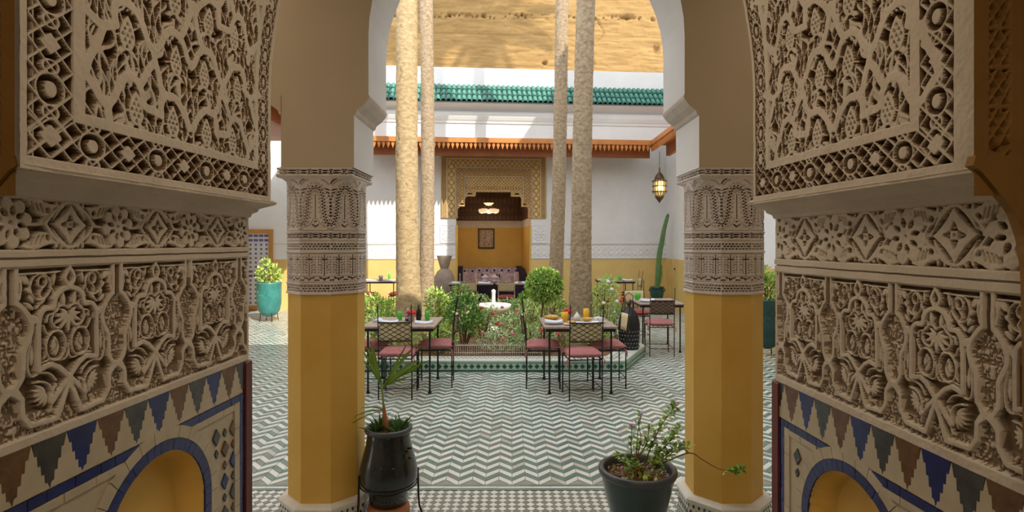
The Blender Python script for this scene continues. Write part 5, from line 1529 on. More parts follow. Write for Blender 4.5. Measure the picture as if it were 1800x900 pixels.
bread(.86, 6.50, TZ + .02, 'golden pastry behind the wide napkin', .10)
G = empty('tea_pot', (.76, 6.66, TZ), label='small white pot with lid behind the wide napkin', cat='pot')
MB().lathe([(.025, 0), (.04, .02), (.042, .05), (.022, .075)], n=16).build('body', ['china'], G); MB().lathe([(.024, .075), (.012, .09), (.008, .10), (.0001, .108)], n=12).build('lid', ['china'], G)
for (x, y, w_) in ((.96, 6.50, 'left'), (1.01, 6.47, 'front right'), (.99, 6.55, 'back')):
    o = MB().lathe([(.016, 0), (.028, .03), (.028, .045), (.022, .045), (.0001, .01)], n=14).build('cup', ['china'], None, (x, y, TZ + .016)); tag(o, 'little white cup, the %s one of three on the right front table' % w_, 'cup', 'cluster of white cups')
napkin(2.10, 8.85, TZ + .016, .2, 'folded napkin on the plate of the table by the right pillar', .22, .12); plate(2.10, 8.85, TZ, 'white plate on the table by the right pillar', .13)
glass(2.02, 9.15, TZ, 'green_glass', 'green glass on the table by the right pillar, left of the chair back', .11, .05)
glass(2.22, 13.2, .80, 'green_glass', 'left green glass on the far right table', .12, .05); glass(2.50, 13.2, .80, 'green_glass', 'right green glass on the far right table', .12, .04)
napkin(2.10, 13.15, .801, 0, 'napkin at the left end of the far right table', .25, .15); napkin(2.66, 13.15, .801, 0, 'napkin at the right end of the far right table', .22, .15)
napkin(-3.20, 13.1, .801, 0, 'wide napkin at the left end of the far left table', .30, .2); napkin(-2.82, 13.1, .801, 0.1, 'wide napkin at the right end of the far left table', .28, .2)
glass(-3.02, 13.1, .80, 'steel', 'grey tumbler in the middle of the far left table', .11, .05)
glass(-2.88, 13.35, .80, 'green_glass', 'little green glass at the right of the far left table', .14, .03)
for k, (x, w) in enumerate(((-1.2, .3), (-.62, .25), (.0, .28), (.35, .25))): napkin(x, 12.8, .761, 0, ('pale napkin on the table before the alcove, %s' % ['far left one', 'second from the left', 'third from the left', 'rightmost one'][k]), w, .2)
for (x, l) in ((-.62, 'white stacked crockery at the middle of the alcove tables'), (-.40, 'second white crockery stack beside the jet of the fountain')):
    tag(MB().lathe([(.05, 0), (.08, .03), (.08, .05), (.05, .07), (.09, .11), (.09, .13), (.04, .16), (.0001, .2)], n=16).build('crockery', ['damask2'], None, (x, 13.0, .76)), l, 'crockery')

# ------------------------------------------------------------------ sofa and cushions in the alcove
q = bw(-.47, 2.05)
G = empty('banquette', q, BR, label='dark navy U shaped banquette along the alcove walls', cat='sofa')
MB().bbox(-.93, .93, -.35, .36, .05, .48, .05).bbox(-.93, -.45, -1.2, -.35, .05, .48, .05).bbox(.45, .93, -1.2, -.35, .05, .48, .05).build('seat', ['sofa'], G)
b = MB(); b.bbox(-.90, .90, .18, .36, .48, .90, .06)
for s in (-1, 1):
    pts = [(-1.2, .48), (-1.2, .62), (-1.05, .82), (-.7, .95), (.15, .98), (.36, .98), (.36, .48)]
    vs = [Vector((s * .93, y, z)) for y, z in pts]; b.poly(vs if s > 0 else vs[::-1], (s, 0, 0), .14)
b.build('backrest', ['sofa'], G)
for k, (x, y, z, w, tilt, rz, m, l) in enumerate(((-.62, .06, .72, .44, .3, .0, 'damask', 'leftmost large lilac damask cushion on the back of the banquette'), (-.20, .06, .74, .44, .3, .0, 'damask', 'second large lilac damask cushion from the left'),
        (.24, .06, .74, .44, .3, .0, 'damask', 'third large lilac damask cushion from the left'), (.66, .06, .73, .44, .3, .0, 'damask', 'rightmost large lilac damask cushion on the banquette back'),
        (-.70, -.35, .68, .36, .35, .9, 'damask2', 'pale brocade cushion at the left arm of the banquette'), (-.42, -.12, .64, .32, .5, .1, 'damask2', 'small pale brocade cushion left of centre'),
        (.02, -.12, .64, .32, .5, -.1, 'damask2', 'small pale brocade cushion right of centre'), (.50, -.14, .64, .34, .5, -.3, 'damask2', 'small pale brocade cushion near the right arm'), (.74, -.42, .68, .36, .35, -1.0, 'damask2', 'pale brocade cushion at the right arm of the banquette'))):
    R3 = Matrix.Rotation(rz, 3, 'Z') @ Matrix.Rotation(PI / 2 - tilt, 3, 'X')
    loc = Vector(q) + Matrix.Rotation(BR, 3, 'Z') @ Vector((x, y, z))
    o = MB().pillow(w, w, .14, n=8, R=R3).build('cushion', [m], None, loc); tag(o, l, 'cushion', 'lilac cushions on the banquette')
    if m == 'damask':
        for (cx, cz, r) in ((0, -.05, .085), (-.11, .11, .045), (.11, .11, .045), (-.15, -.08, .04), (.15, -.08, .04)):
            c = R3 @ Vector((cx, cz, .062)); pts = [c + R3 @ Vector((r * math.cos(t * PI / 4) * (1 if t % 2 else .6), r * math.sin(t * PI / 4) * (1 if t % 2 else .6), .008)) for t in range(8)]
            MB().poly(pts, R3 @ Vector((0, 0, 1)), .03).build('motif', ['sofa'], o)
# urn shaped floor lamp
q = bw(-1.70, -.75)
G = empty('tall_urn', q, 0, label='tall grey patterned urn with a flared cone top, left of the alcove', cat='urn')
MB().lathe([(.12, 0), (.15, .03), (.20, .35), (.25, .65), (.24, .85), (.17, .98), (.09, 1.04)], n=24).build('urn_body', ['urn_grey'], G)
MB().lathe([(.085, 1.03), (.10, 1.06), (.18, 1.34), (.185, 1.36), (.17, 1.36), (.08, 1.08)], n=24).build('flared_top', ['urn_grey'], G)
b = MB()
for j in range(9):
    for k in range(20):
        a = (k + .5 * (j % 2)) * PI / 10; z = .25 + j * .075; r = .19 + .06 * math.sin((z - .1) / .9 * PI * .75)
        b.ball((r * math.cos(a), r * math.sin(a), z), .012, 5)
o = b.build('studs', ['damask2'], G); o['kind'] = 'stuff'

# ------------------------------------------------------------------ fountain
G = empty('fountain', (-.30, 9.25, .14), label='white marble fountain bowl with a slim jet column among the roses', cat='fountain')
MB().lathe([(.20, -.02), (.20, .04), (.12, .10), (.07, .20), (.08, .34), (.10, .38)], n=28).build('pedestal', ['marble'], G)
MB().lathe([(.08, .36), (.20, .40), (.27, .46), (.285, .50), (.285, .525), (.26, .525), (.24, .49), (.10, .46), (.0001, .455)], n=36).build('bowl', ['marble'], G)
MB().lathe([(.045, .455), (.045, .50), (.030, .53), (.030, .70), (.036, .72), (.034, .75), (.0001, .77)], n=16).build('jet_column', ['marble'], G)

# ------------------------------------------------------------------ black brazier beside the bed
G = empty('brazier', (1.67, 8.12, 0), label='black pierced metal brazier with dome lid on small legs, right of the right front table', cat='brazier')
for k in range(4):
    a = k * PI / 2 + PI / 4; MB().tube([(.15 * math.cos(a), .15 * math.sin(a), 0), (.13 * math.cos(a), .13 * math.sin(a), .06), (.12 * math.cos(a), .12 * math.sin(a), .16)], .012, 6).build('leg', ['iron'], G)
MB().lathe([(.10, .12), (.135, .14), (.145, .30), (.155, .44), (.150, .48)], n=28).build('fire_body', ['iron'], G)
b = MB()
for j in range(5):
    for k in range(22):
        a = (k + .5 * (j % 2)) * 2 * PI / 22; z = .19 + j * .055; r = .147 + j * .002
        b.ball((r * math.cos(a), r * math.sin(a), z), .008, 5)
o = b.build('pierced_studs', ['steel'], G); o['kind'] = 'stuff'
MB().lathe([(.152, .48), (.150, .52), (.135, .60), (.10, .68), (.05, .73), (.02, .75), (.03, .79), (.02, .81), (.0001, .82)], n=28).build('dome_lid', ['iron'], G)
MB().tube([(0, 0, .74), (-.05, 0, .82), (-.06, 0, .90), (0, 0, .95), (.06, 0, .90), (.05, 0, .82), (0, 0, .74)], .006, 6).build('lid_ring', ['iron'], G)

# ================================================================== trees and plants
def trunk(name, p0, slope, r0, r1, H, label, seed, crown=None):
    """p0 base, slope (dx/dz, dy/dz)"""
    G = empty(name, (p0[0], p0[1], p0[2]), label=label, cat='palm tree', group='tall palms in the planting bed')
    n, m = 36, 300; z = np.linspace(0, 1, m) ** 1.25 * H; t = np.linspace(0, 2 * PI, n, endpoint=False)
    tt, zz = np.meshgrid(t, z)
    r = r1 + (r0 - r1) * np.exp(-zz / 2.2) + .05 * np.exp(-zz / .30)
    cu, cv = np.cos(tt) * 1.3 + 3, zz
    nz = vnoise(np.cos(tt) * 3 + 7, zz + np.sin(tt) * .0, 2.5, 10, seed) + vnoise(np.sin(tt) * 3 + 3, zz, 2.5, 22, seed + 1)
    r = r * (1 + .035 * (nz - 1)) + .006 * np.abs(np.sin(zz * 21 + .6 * np.sin(tt * 2)))
    wob = .015 * np.sin(zz * .8 + seed)
    P = np.stack([r * np.cos(tt) + slope[0] * zz + wob, r * np.sin(tt) + slope[1] * zz, zz], -1).reshape(-1, 3)
    idx = np.arange(n * m).reshape(m, n); nx_ = np.roll(idx, -1, 1)
    q = np.stack([idx[:-1], nx_[:-1], nx_[1:], idx[1:]], -1).reshape(-1, 4)
    tr = np_mesh('trunk', P, q, 'bark' if seed == 3 else 'bark_grey', G, True)
    b = MB(); rr = random.Random(seed)
    for k in range(70):
        zc = rr.uniform(.3, 9); a = rr.uniform(PI, 2 * PI); rad = r1 + (r0 - r1) * math.exp(-zc / 2.2) + .004
        L = rr.uniform(.04, .16); da = rr.uniform(-.5, .5)
        pts = [(rad * math.cos(a + da * u) + slope[0] * (zc + L * (.5 - u)) + .015 * math.sin(zc * .8 + seed), (rad + .012 * math.sin(u * PI)) * math.sin(a + da * u), zc + L * (.5 - u)) for u in (0, .33, .66, 1)]
        b.tube(pts, [.0015, .004, .003, .001], 4, cap=False)
    o = b.build('bark_fibre', ['bark'], tr); o['kind'] = 'stuff'
    if crown:
        c = inst('crown', crown, G, (slope[0] * H, slope[1] * H, H)); c.rotation_euler[2] = seed
    return G
def crown_mesh():
    b = MB(); rr = random.Random(5)
    for k in range(13):
        a = k * 2.399; el = 1.1 - 1.2 * (k / 13); L = 3.1
        d = Vector((math.cos(a) * math.cos(el), math.sin(a) * math.cos(el), math.sin(el))); pts = []; p = Vector((0, 0, .1)); v = d.copy()
        for s in range(12):
            pts.append(p.copy()); p = p + v * (L / 12); v = (v + Vector((0, 0, -.13))).normalized()
        b.tube(pts, [.03 - .002 * i for i in range(12)], 4, cap=False)
        for s in range(2, 12):
            ax = (pts[s] - pts[s - 1]).normalized(); sd = ax.cross(Vector((0, 0, 1))).normalized()
            for u in (0, .33, .66):
                pp = pts[s - 1].lerp(pts[s], u)
                for sg in (-1, 1): b.leaf(pp, sd * sg + ax * .7 + Vector((0, 0, -.35)), (0, 0, 1), .55 * math.sin(PI * (s / 13) ** .7) + .12, .10)
    o = b.build('crown', ['palm_leaf']); me = o.data; bpy.data.objects.remove(o); return me
CM = crown_mesh()
GPB = .16
trunk('palm_tree', (-1.54, 8.55, GPB), (-.010, 0), .185, .150, 20.5, 'thick pale palm trunk, leftmost of the four, lit on its right side', 3, CM)
trunk('palm_tree', (-1.64, 11.0, GPB), (-.0015, 0), .145, .120, 21.5, 'thinner darker palm trunk just right of the leftmost trunk', 5, CM)
trunk('palm_tree', (1.025, 8.75, GPB), (.0225, 0), .175, .135, 20.0, 'thick palm trunk, rightmost of the four, behind the right front table', 8, CM)
trunk('palm_tree', (.80, 10.7, GPB), (.026, 0), .135, .118, 21.0, 'thin palm trunk just left of the rightmost trunk, behind the topiary', 12, CM)
pt = trunk('palm_tree', (6.0, 9.4, 0), (-.01, 0), .2, .16, 19.4, 'palm outside the courtyard behind the right wall', 17, CM)
del pt['group']
pt = trunk('palm_tree', (4.95, 8.0, 0), (-.002, 0), .2, .16, 21.6, 'second palm outside the courtyard behind the right wall', 19, CM)
del pt['group']

def foliage(n, cen, rad, lsize, rng, shell=.5, up=.3, shape='ball'):
    """numpy leaf cloud: returns verts, faces"""
    d = rng.normal(size=(n, 3)); d /= np.linalg.norm(d, axis=1)[:, None]
    rr = (shell + (1 - shell) * rng.random(n)) ** .6
    P = d * rr[:, None] * np.array(rad) + np.array(cen)
    ax = d * .8 + rng.normal(size=(n, 3)) * .7 + np.array([0, 0, up]); ax /= np.linalg.norm(ax, axis=1)[:, None]
    o = rng.normal(size=(n, 3)); sd = np.cross(ax, o); sd /= np.linalg.norm(sd, axis=1)[:, None]; nn = np.cross(sd, ax)
    L = lsize * (0.6 + .8 * rng.random(n))[:, None]; W = L * .5
    v = np.stack([P, P + ax * L * .45 + sd * W * .5 + nn * W * .12, P + ax * L - nn * L * .08, P + ax * L * .45 - sd * W * .5 + nn * W * .12], 1).reshape(-1, 3)
    f = np.arange(4 * n).reshape(n, 4); f = np.concatenate([f[:, [0, 1, 2]], f[:, [0, 2, 3]]])
    return v, f
def shrub(name, loc, blobs, leafm, label, seed, lsize=.06, stems=5, cat='shrub', group=None, blooms=(), bm='red', br=.022, stem_r=.010, leaf2=None):
    G = empty(name, loc, label=label, cat=cat, group=group); rng = np.random.default_rng(seed); rr = random.Random(seed)
    vs = []; fs = []; k = 0
    for (c, r, n) in blobs:
        v, f = foliage(int(n * 1.35), c, r, lsize * .84, rng); vs.append(v); fs.append(f + k); k += len(v)
    vs = np.concatenate(vs); fs = np.concatenate(fs)
    mi = None
    if leaf2: h = np.random.default_rng(seed + 1).random(len(fs) // 1); mi = np.zeros(len(fs), int); mi[h > .62] = 1
    o = np_mesh('foliage', vs, fs, [leafm] + ([leaf2] if leaf2 else []), G, False, mi); o['kind'] = 'stuff'
    b = MB()
    for (c, r, n) in blobs:
        for s in range(stems):
            e = (c[0] + rr.uniform(-.6, .6) * r[0], c[1] + rr.uniform(-.6, .6) * r[1], c[2] + rr.uniform(-.3, .6) * r[2])
            m = (e[0] * .45 + rr.uniform(-.03, .03), e[1] * .45, e[2] * .55)
            b.tube([(0 + rr.uniform(-.02, .02), rr.uniform(-.02, .02), -.03), m, e], [stem_r, stem_r * .7, stem_r * .35], 5, cap=False)
    b.build('stem', ['twig'], G)
    for (x, y, z) in blooms:
        q = MB().ball((x, y, z), br, 8)
        for a in range(5): q.ball((x + br * .7 * math.cos(a * 1.256), y + br * .7 * math.sin(a * 1.256), z - br * .2), br * .62, 6)
        q.build('bloom', [bm], G)
    return G
SG = 'shrubs in the planting bed'
def S(px, py, Y):  # position helper: world point from a pixel at depth Y
    return ((px - 900) / 1000 * Y, Y, EYE + (428 - py) / 1000 * Y)
shrub('leafy_shrub', (-2.15, 9.4, .16), [((-.15, 0, .35), (.3, .3, .3), 650), ((.25, .1, .32), (.28, .3, .28), 600)], 'leaf_light', 'bright sunlit shrub at the left end of the bed, left of the pale trunk', 1, .075, leaf2='leaf', group=SG)
shrub('leafy_shrub', (-2.05, 8.5, .16), [((0, 0, .28), (.34, .25, .25), 600), ((.35, 0, .22), (.25, .22, .2), 300)], 'leaf', 'low green shrub under the left front table, left of the pale trunk', 2, .06, leaf2='leaf_light', group=SG)
shrub('leafy_shrub', (-1.08, 8.45, .16), [((0, 0, .42), (.20, .22, .36), 560), ((-.05, 0, .62), (.16, .2, .22), 240), ((.12, 0, .25), (.2, .2, .2), 250)], 'leaf_light', 'yellow green upright shrub just right of the pale leftmost trunk', 3, .065, leaf2='leaf', group=SG)
shrub('leafy_shrub', (-.68, 8.02, .16), [((0, 0, .50), (.24, .24, .26), 900), ((-.05, .0, .75), (.14, .16, .16), 260), ((.14, .0, .36), (.16, .2, .16), 300)], 'leaf', 'bushy dark green small tree with bare stem, left of the fountain', 4, .055, stem_r=.018, stems=2, leaf2='leaf_dark', group=SG, cat='shrub')
shrub('rose_bush', (-.42, 8.2, .16), [((0, 0, .30), (.20, .2, .28), 330), ((.12, .1, .42), (.12, .14, .2), 120)], 'leaf_pale', 'rose bush with red blooms left below the fountain bowl', 6, .045, group=SG, blooms=[(-.02, -.15, .58), (.14, -.12, .50), (-.14, -.1, .44), (.20, -.1, .35)], bm='red', leaf2='leaf')
shrub('rose_bush', (.02, 8.1, .16), [((0, 0, .26), (.22, .2, .26), 330), ((.05, 0, .42), (.12, .14, .16), 100)], 'leaf_pale', 'rose bush with pink and red blooms right below the fountain bowl', 7, .045, group=SG, blooms=[(.05, -.15, .56), (-.16, -.15, .60), (-.18, -.12, .36), (.12, -.1, .30)], bm='pink', leaf2='leaf')
shrub('rose_bush', (-.15, 7.78, .15), [((0, 0, .16), (.34, .12, .15), 500)], 'leaf_pale', 'low silvery rose bush at the front edge of the bed', 8, .04, group=SG, blooms=[(-.25, -.08, .30), (.16, -.08, .28), (.03, -.1, .22)], bm='pink')
shrub('leafy_shrub', (.28, 8.45, .16), [((0, 0, .40), (.20, .2, .30), 420)], 'leaf_light', 'light green shrub left of the topiary stem', 9, .055, group=SG, leaf2='leaf_pale')
shrub('rose_bush', (.35, 7.72, .15), [((0, 0, .22), (.28, .12, .20), 380)], 'leaf_pale', 'silvery rose bush behind the left side chair of the right front table', 10, .042, group=SG, blooms=[(.05, -.1, .34), (.2, -.1, .38)], bm='red', leaf2='leaf')
shrub('leafy_shrub', (.62, 9.0, .16), [((0, 0, .42), (.24, .24, .32), 560), ((.0, 0, .66), (.14, .2, .14), 160)], 'leaf_light', 'bright green shrub between the topiary and the rightmost trunk', 11, .06, group=SG, leaf2='leaf')
shrub('rose_bush', (.75, 7.95, .16), [((0, 0, .24), (.3, .15, .2), 330)], 'leaf', 'dark leaved rose bush seen under the right front table', 12, .045, group=SG, blooms=[(-.12, -.15, .24), (.12, -.14, .30), (.36, -.1, .34)], bm='red')
shrub('leafy_shrub', (1.42, 8.75, .16), [((0, 0, .50), (.22, .24, .42), 760), ((.05, 0, .85), (.14, .16, .16), 160)], 'leaf_light', 'tall light green shrub with pale flowers right of the rightmost trunk', 13, .06, group=SG, blooms=[(.08, -.2, .80), (.16, -.2, .62), (-.05, -.24, .60), (.12, -.2, .46), (.02, -.24, .92)], bm='china', br=.028, leaf2='leaf_pale')
shrub('rose_bush', (1.56, 8.45, .16), [((0, 0, .30), (.14, .2, .28), 260)], 'leaf', 'small rose bush with red flowers beside the black brazier', 14, .045, group=SG, blooms=[(.02, -.18, .66), (-.04, -.2, .28), (.05, -.2, .22), (.06, -.16, .70)], bm='red')
shrub('leafy_shrub', (-.75, 10.6, .16), [((0, 0, .30), (.5, .3, .28), 600), ((.7, 0, .24), (.4, .3, .22), 400)], 'leaf', 'low green shrubs at the back of the bed behind the fountain', 15, .06, group=SG, leaf2='leaf_pale')
shrub('agave_clump', (.33, 10.9, .16), [((0, 0, .28), (.25, .25, .25), 160)], 'leaf', 'spiky green clump under the topiary at the back of the bed', 16, .16, group=SG)
for k, (x, y, w, lm, l2, bl, lab) in enumerate(((-1.35, 7.85, .40, 'leaf_light', 'leaf', (), 'low bright ground cover behind the left front table'), (-.95, 7.75, .22, 'leaf', 'leaf_light', (), 'low green ground cover beside the left side chair'),
        (-.05, 8.75, .36, 'leaf', 'leaf_pale', ((-.2, -.2, .40), (.12, -.2, .44)), 'mid height rose bush right in front of the fountain bowl'), (.18, 7.80, .20, 'leaf_pale', 'leaf', ((.0, -.1, .34),), 'pale low rose bush left of the topiary stem'),
        (1.15, 8.15, .26, 'leaf', 'leaf_light', ((.1, -.15, .34), (-.12, -.15, .28)), 'green rose bush behind the right side chair'), (-.55, 9.3, .30, 'leaf_light', 'leaf', (), 'light shrub left behind the fountain'), (.25, 9.5, .34, 'leaf_pale', 'leaf', ((.1, -.2, .4),), 'pale shrub right behind the fountain'))):
    shrub('rose_bush' if bl else 'leafy_shrub', (x, y, .16), [((0, 0, .20), (w, .16, .20), int(900 * w) + 120)], lm, lab, 60 + k, .055, group=SG, blooms=bl, bm='red' if k % 2 else 'pink', leaf2=l2)
# low pale wire edging at the front of the bed
G = empty('wire_edging', (-.22, 7.66, .15), label='low pale wire edging along the front of the planting bed', cat='edging')
b = MB(); b.tube([(-.62, 0, .13), (.62, 0, .13)], .004, 5); b.tube([(-.62, 0, .03), (.62, 0, .03)], .004, 5); b.build('rail', ['marble'], G)
b = MB()
for k in range(42):
    x = -.62 + k * .0302; b.tube([(x, 0, -.01), (x, 0, .12), (x + .015, 0, .155), (x + .03, 0, .12), (x + .03, 0, -.01)], .0028, 4, cap=False)
o = b.build('wire_hoops', ['marble'], G); o['kind'] = 'stuff'
# round topiary
G = empty('topiary_tree', (.455, 8.0, .16), label='ball shaped green topiary on a single stem between the two trunks', cat='tree')
v, f = foliage(2600, (0, 0, .90), (.25, .25, .23), .05, np.random.default_rng(77), .72, .2); o = np_mesh('crown', v, f, ['leaf', 'leaf_light'], G, False, (np.random.default_rng(3).random(len(f)) > .6).astype(int)); o['kind'] = 'stuff'
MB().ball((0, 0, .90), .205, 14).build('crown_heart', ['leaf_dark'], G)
MB().tube([(-.07, 0, -.03), (-.05, 0, .2), (-.045, .0, .45), (0, 0, .75)], [.020, .017, .015, .014], 8).build('stem', ['twig'], G)

# ------------------------------------------------------------------ front left: urn pot with young palm
PX, PY = -.733, 3.38
G = empty('urn_pot', (PX, PY, 0), label='black urn shaped pot in an iron stand, in front of the left pillar', cat='pot')
MB().lathe([(0.0902, 0.1150), (0.1121, 0.1250), (0.1159, 0.1900), (0.1235, 0.2050), (0.1425, 0.2120), (0.1615, 0.2400), (0.1710, 0.2800), (0.1691, 0.3200), (0.1520, 0.3900), (0.1330, 0.4600), (0.1254, 0.5100), (0.1235, 0.5350), (0.1178, 0.5400)], n=56).build('body', ['pot_black'], G)
MB().lathe([(0.1216, 0.5320), (0.1349, 0.5370), (0.1406, 0.5480), (0.1387, 0.5600), (0.1292, 0.5670), (0.1159, 0.5620), (0.1111, 0.5450), (0.1092, 0.5000)], n=56).build('rim', ['pot_rim'], G)
MB().lathe([(0.1121, 0.5200), (0.0570, 0.5280), (0.0001, 0.5320)], n=30).build('soil', ['soil'], G)
MB().lathe([(0.1140, 0.0000), (0.1216, 0.0155), (0.1254, 0.0775), (0.1187, 0.1023), (0.1121, 0.1085), (0.0950, 0.1116), (0.0001, 0.1132)], n=40).build('terracotta_saucer', ['terracotta'], G)
b = MB(); b.lathe([(.163, .226), (.170, .228), (.170, .233), (.163, .235)], n=40); b.build('stand_ring', ['iron'], G)
for a in (.30, 2.0, 3.6):
    c, s = math.cos(a), math.sin(a)
    MB().tube([(.173 * c, .173 * s, .30), (.175 * c, .175 * s, .22), (.176 * c, .176 * s, .14), (.182 * c, .182 * s, .07), (.20 * c, .20 * s, .015), (.215 * c, .215 * s, .008)], [.006, .006, .006, .006, .006, .009], 7).build('stand_leg', ['iron'], G)
b = MB()
for (a, z) in ((-.5, .40), (-.65, .38), (-.4, .36), (-.3, .41), (-1.9, .33), (-1.6, .335), (-1.2, .33)):
    r = .143 + (.42 - z) * .16; MB().ball((r * math.cos(a), r * math.sin(a), z + .04), .011, 7, sc=(1, 1, .6)).build('raised_ornament', ['pot_black'], G)
P = empty('young_palm', (PX, PY, .53), label='young fan palm growing in the black urn pot', cat='plant')
MB().tube([(-.02, 0, -.01), (-.018, 0, .03), (-.02, 0, .07), (-.03, 0, .16)], [.026, .024, .015, .007], 10).build('stem', ['terracotta'], P)
def fan(base, tips, name):
    b = MB()
    for (tx, ty, tz, w) in tips:
        p = Vector(base); d = Vector((tx, ty, tz)) - p; n = 7; side = d.cross(Vector((.2, -1, .1))).normalized()
        vs = []
        for i in range(n + 1):
            t = i / n; c = p + d * t - Vector((0, 0, 1)) * .05 * t * t * (1 if abs(tx) > .12 else .2)
            ww = w * (math.sin(PI * min(t * .85 + .12, 1)) ** .7) * .5
            vs += [c - side * ww, c + Vector((0, .006, .0)), c + side * ww]
        fs = []
        for i in range(n):
            a = i * 3; fs += [(a, a + 1, a + 4, a + 3), (a + 1, a + 2, a + 5, a + 4)]
        b.add(vs, fs, 0, False)
    return b.build(name, ['palm_leaf'], P)
MB().tube([(-.03, 0, .15), (-.035, .0, .22), (-.045, 0, .30)], .006, 6).build('leaf_stalk', ['palm_leaf'], P)
fan((-.045, 0, .285), [(-.145, -.02, .53, .018), (-.125, -.01, .555, .028), (-.105, -.01, .55, .022), (-.155, .01, .47, .014), (-.13, .02, .50, .02)], 'palm_fan')
fan((-.03, 0, .27), [(.15, .0, .555, .022), (.19, -.02, .485, .030), (.24, .0, .475, .018), (.20, .02, .44, .016), (.22, -.03, .40, .010), (.17, .0, .42, .012), (.13, .0, .36, .010), (.10, .02, .52, .014)], 'palm_fan')
fan((-.03, 0, .13), [(-.20, -.04, .15, .008), (-.25, -.05, .09, .006), (-.16, -.03, .20, .008)], 'palm_fan')
b = MB(); rr = random.Random(4)
for (cx, cy) in ((-.07, -.03), (.05, -.03), (.07, .02), (-.055, .03)):
    for k in range(26):
        a = rr.uniform(0, 2 * PI); e = rr.uniform(.25, 1.2); L = rr.uniform(.06, .13)
        b.leaf((cx, cy, .005), (math.cos(a) * math.cos(e), math.sin(a) * math.cos(e), math.sin(e)), (0, 0, 1), L, .014)
o = b.build('spiky_leaves', ['leaf_dark'], P); o['kind'] = 'stuff'

# ------------------------------------------------------------------ front right: bowl planter with bougainvillea
QX, QY, QZ = .688, 3.12, .425
G = empty('bowl_planter', (QX, QY, 0), label='dark green glazed bowl planter in front of the right pillar', cat='pot')
MB().lathe([(.095, 0), (.105, .01), (.125, .10), (.155, .20), (.182, .31), (.196, .375), (.199, .39)], n=60).build('body', ['pot_bowl'], G)
MB().lathe([(.197, .385), (.208, .392), (.213, .408), (.210, .422), (.198, .428), (.186, .424), (.181, .41), (.178, .35)], n=60).build('rim', ['pot_rim'], G)
MB().lathe([(.1795, .34), (.1805, .39), (.1815, .412)], n=60).build('inner_wall', ['terracotta'], G)
MB().lathe([(.179, .365), (.1, .376), (.0001, .38)], n=40).build('soil', ['soil'], G)
b = MB(); rr = random.Random(9)
for k in range(420):
    a = rr.uniform(0, 2 * PI); r = .172 * math.sqrt(rr.random())
    b.leaf((r * math.cos(a), r * math.sin(a), .380), (rr.uniform(-1, 1), rr.uniform(-1, 1), rr.uniform(-.1, .7)), (0, 0, 1), rr.uniform(.012, .026), .014, rr.choice((0, 0, 1, 2)))
o = b.build('leaf_litter', ['twig', 'terracotta', 'damask2'], G); o['kind'] = 'stuff'
B = empty('bougainvillea', (QX, QY, .375), label='straggly purple flowering bougainvillea growing in the bowl planter', cat='plant')
branches = [[(0, 0, 0), (-.005, 0, .12), (.0, 0, .22), (.02, .0, .33)], [(.005, 0, 0), (.0, 0, .10), (.02, 0, .20), (.0, 0, .30)], [(0, 0, 0), (-.03, 0, .10), (-.035, 0, .19), (-.03, 0, .27)],
            [(0, 0, 0), (.05, 0, .10), (.10, .02, .20), (.16, .03, .30), (.23, .04, .38)], [(0, 0, 0), (.06, 0, .07), (.12, .0, .13), (.19, .02, .19), (.24, .02, .27)], [(.0, 0, 0), (.04, -.02, .05), (.12, -.03, .09), (.20, -.03, .15), (.27, -.02, .16)],
            [(0, 0, .0), (-.06, 0, .06), (-.11, 0, .12)], [(0, 0, .02), (-.02, -.05, .07), (-.06, -.06, .10)], [(.0, 0, .1), (.05, 0, .18), (.07, .02, .28)],
            [(.06, -.02, .05), (.16, -.04, .10), (.27, -.05, .145), (.34, -.06, .11), (.42, -.06, .065), (.50, -.06, .05), (.56, -.06, .065)]]
b = MB()
for q in branches:
    c = catmull([(x, y, z) for x, y, z in q], 4); b.tube(c, [.0048 * (1 - .75 * i / len(c)) for i in range(len(c))], 5, cap=False)
b.build('branch', ['twig'], B)
b = MB(); rr = random.Random(21)
def leaves_on(q, t0, n, L=.028, sp=.030, mi=0):
    c = catmull(q, 6)
    for k in range(n):
        t = t0 + (1 - t0) * rr.random(); p = Vector(c[min(int(t * (len(c) - 1)), len(c) - 1)])
        d = Vector((rr.uniform(-1, 1), rr.uniform(-1, 1), rr.uniform(-.3, 1)))
        b.leaf(p + d * sp * rr.random(), d, (0, 0, 1), L * rr.uniform(.7, 1.2), L * .75, rr.choice((0, 0, 1)))
for q, n in zip(branches, (30, 22, 26, 150, 150, 150, 50, 46, 46, 0)): 
    if n: leaves_on(q, .35, n)
leaves_on(branches[9], .78, 60, .030, .012)
for k in range(60):
    a = rr.uniform(0, 2 * PI); r = rr.uniform(.02, .14); b.leaf((r * math.cos(a), r * math.sin(a), .01), (rr.uniform(-1, 1), rr.uniform(-1, 1), 1.2), (0, 0, 1), .035, .022, rr.choice((0, 1, 1)))
o = b.build('leaves', ['leaf', 'leaf_light'], B); o['kind'] = 'stuff'
for (x, y, z) in ((-.032, 0, .275), (-.02, 0, .262), (.045, -.05, .055), (.055, -.05, .065), (.232, .04, .385), (.10, 0, .20), (.02, 0, .335)):
    q = MB()
    for k in range(6): q.leaf((x, y, z), (math.cos(k), math.sin(k), .6), (0, 0, 1), .020, .016)
    q.build('bract', ['purple'], B)
G = empty('plant_tag', (QX - .02, QY - .05, .375), label='small terracotta coloured plant tag stuck in the bowl planter', cat='tag')
MB().bbox(-.022, .022, -.002, .002, .055, .075, .001).box(-.003, .003, -.002, .002, .0, .056).build('tag_plate', ['terracotta'], G)

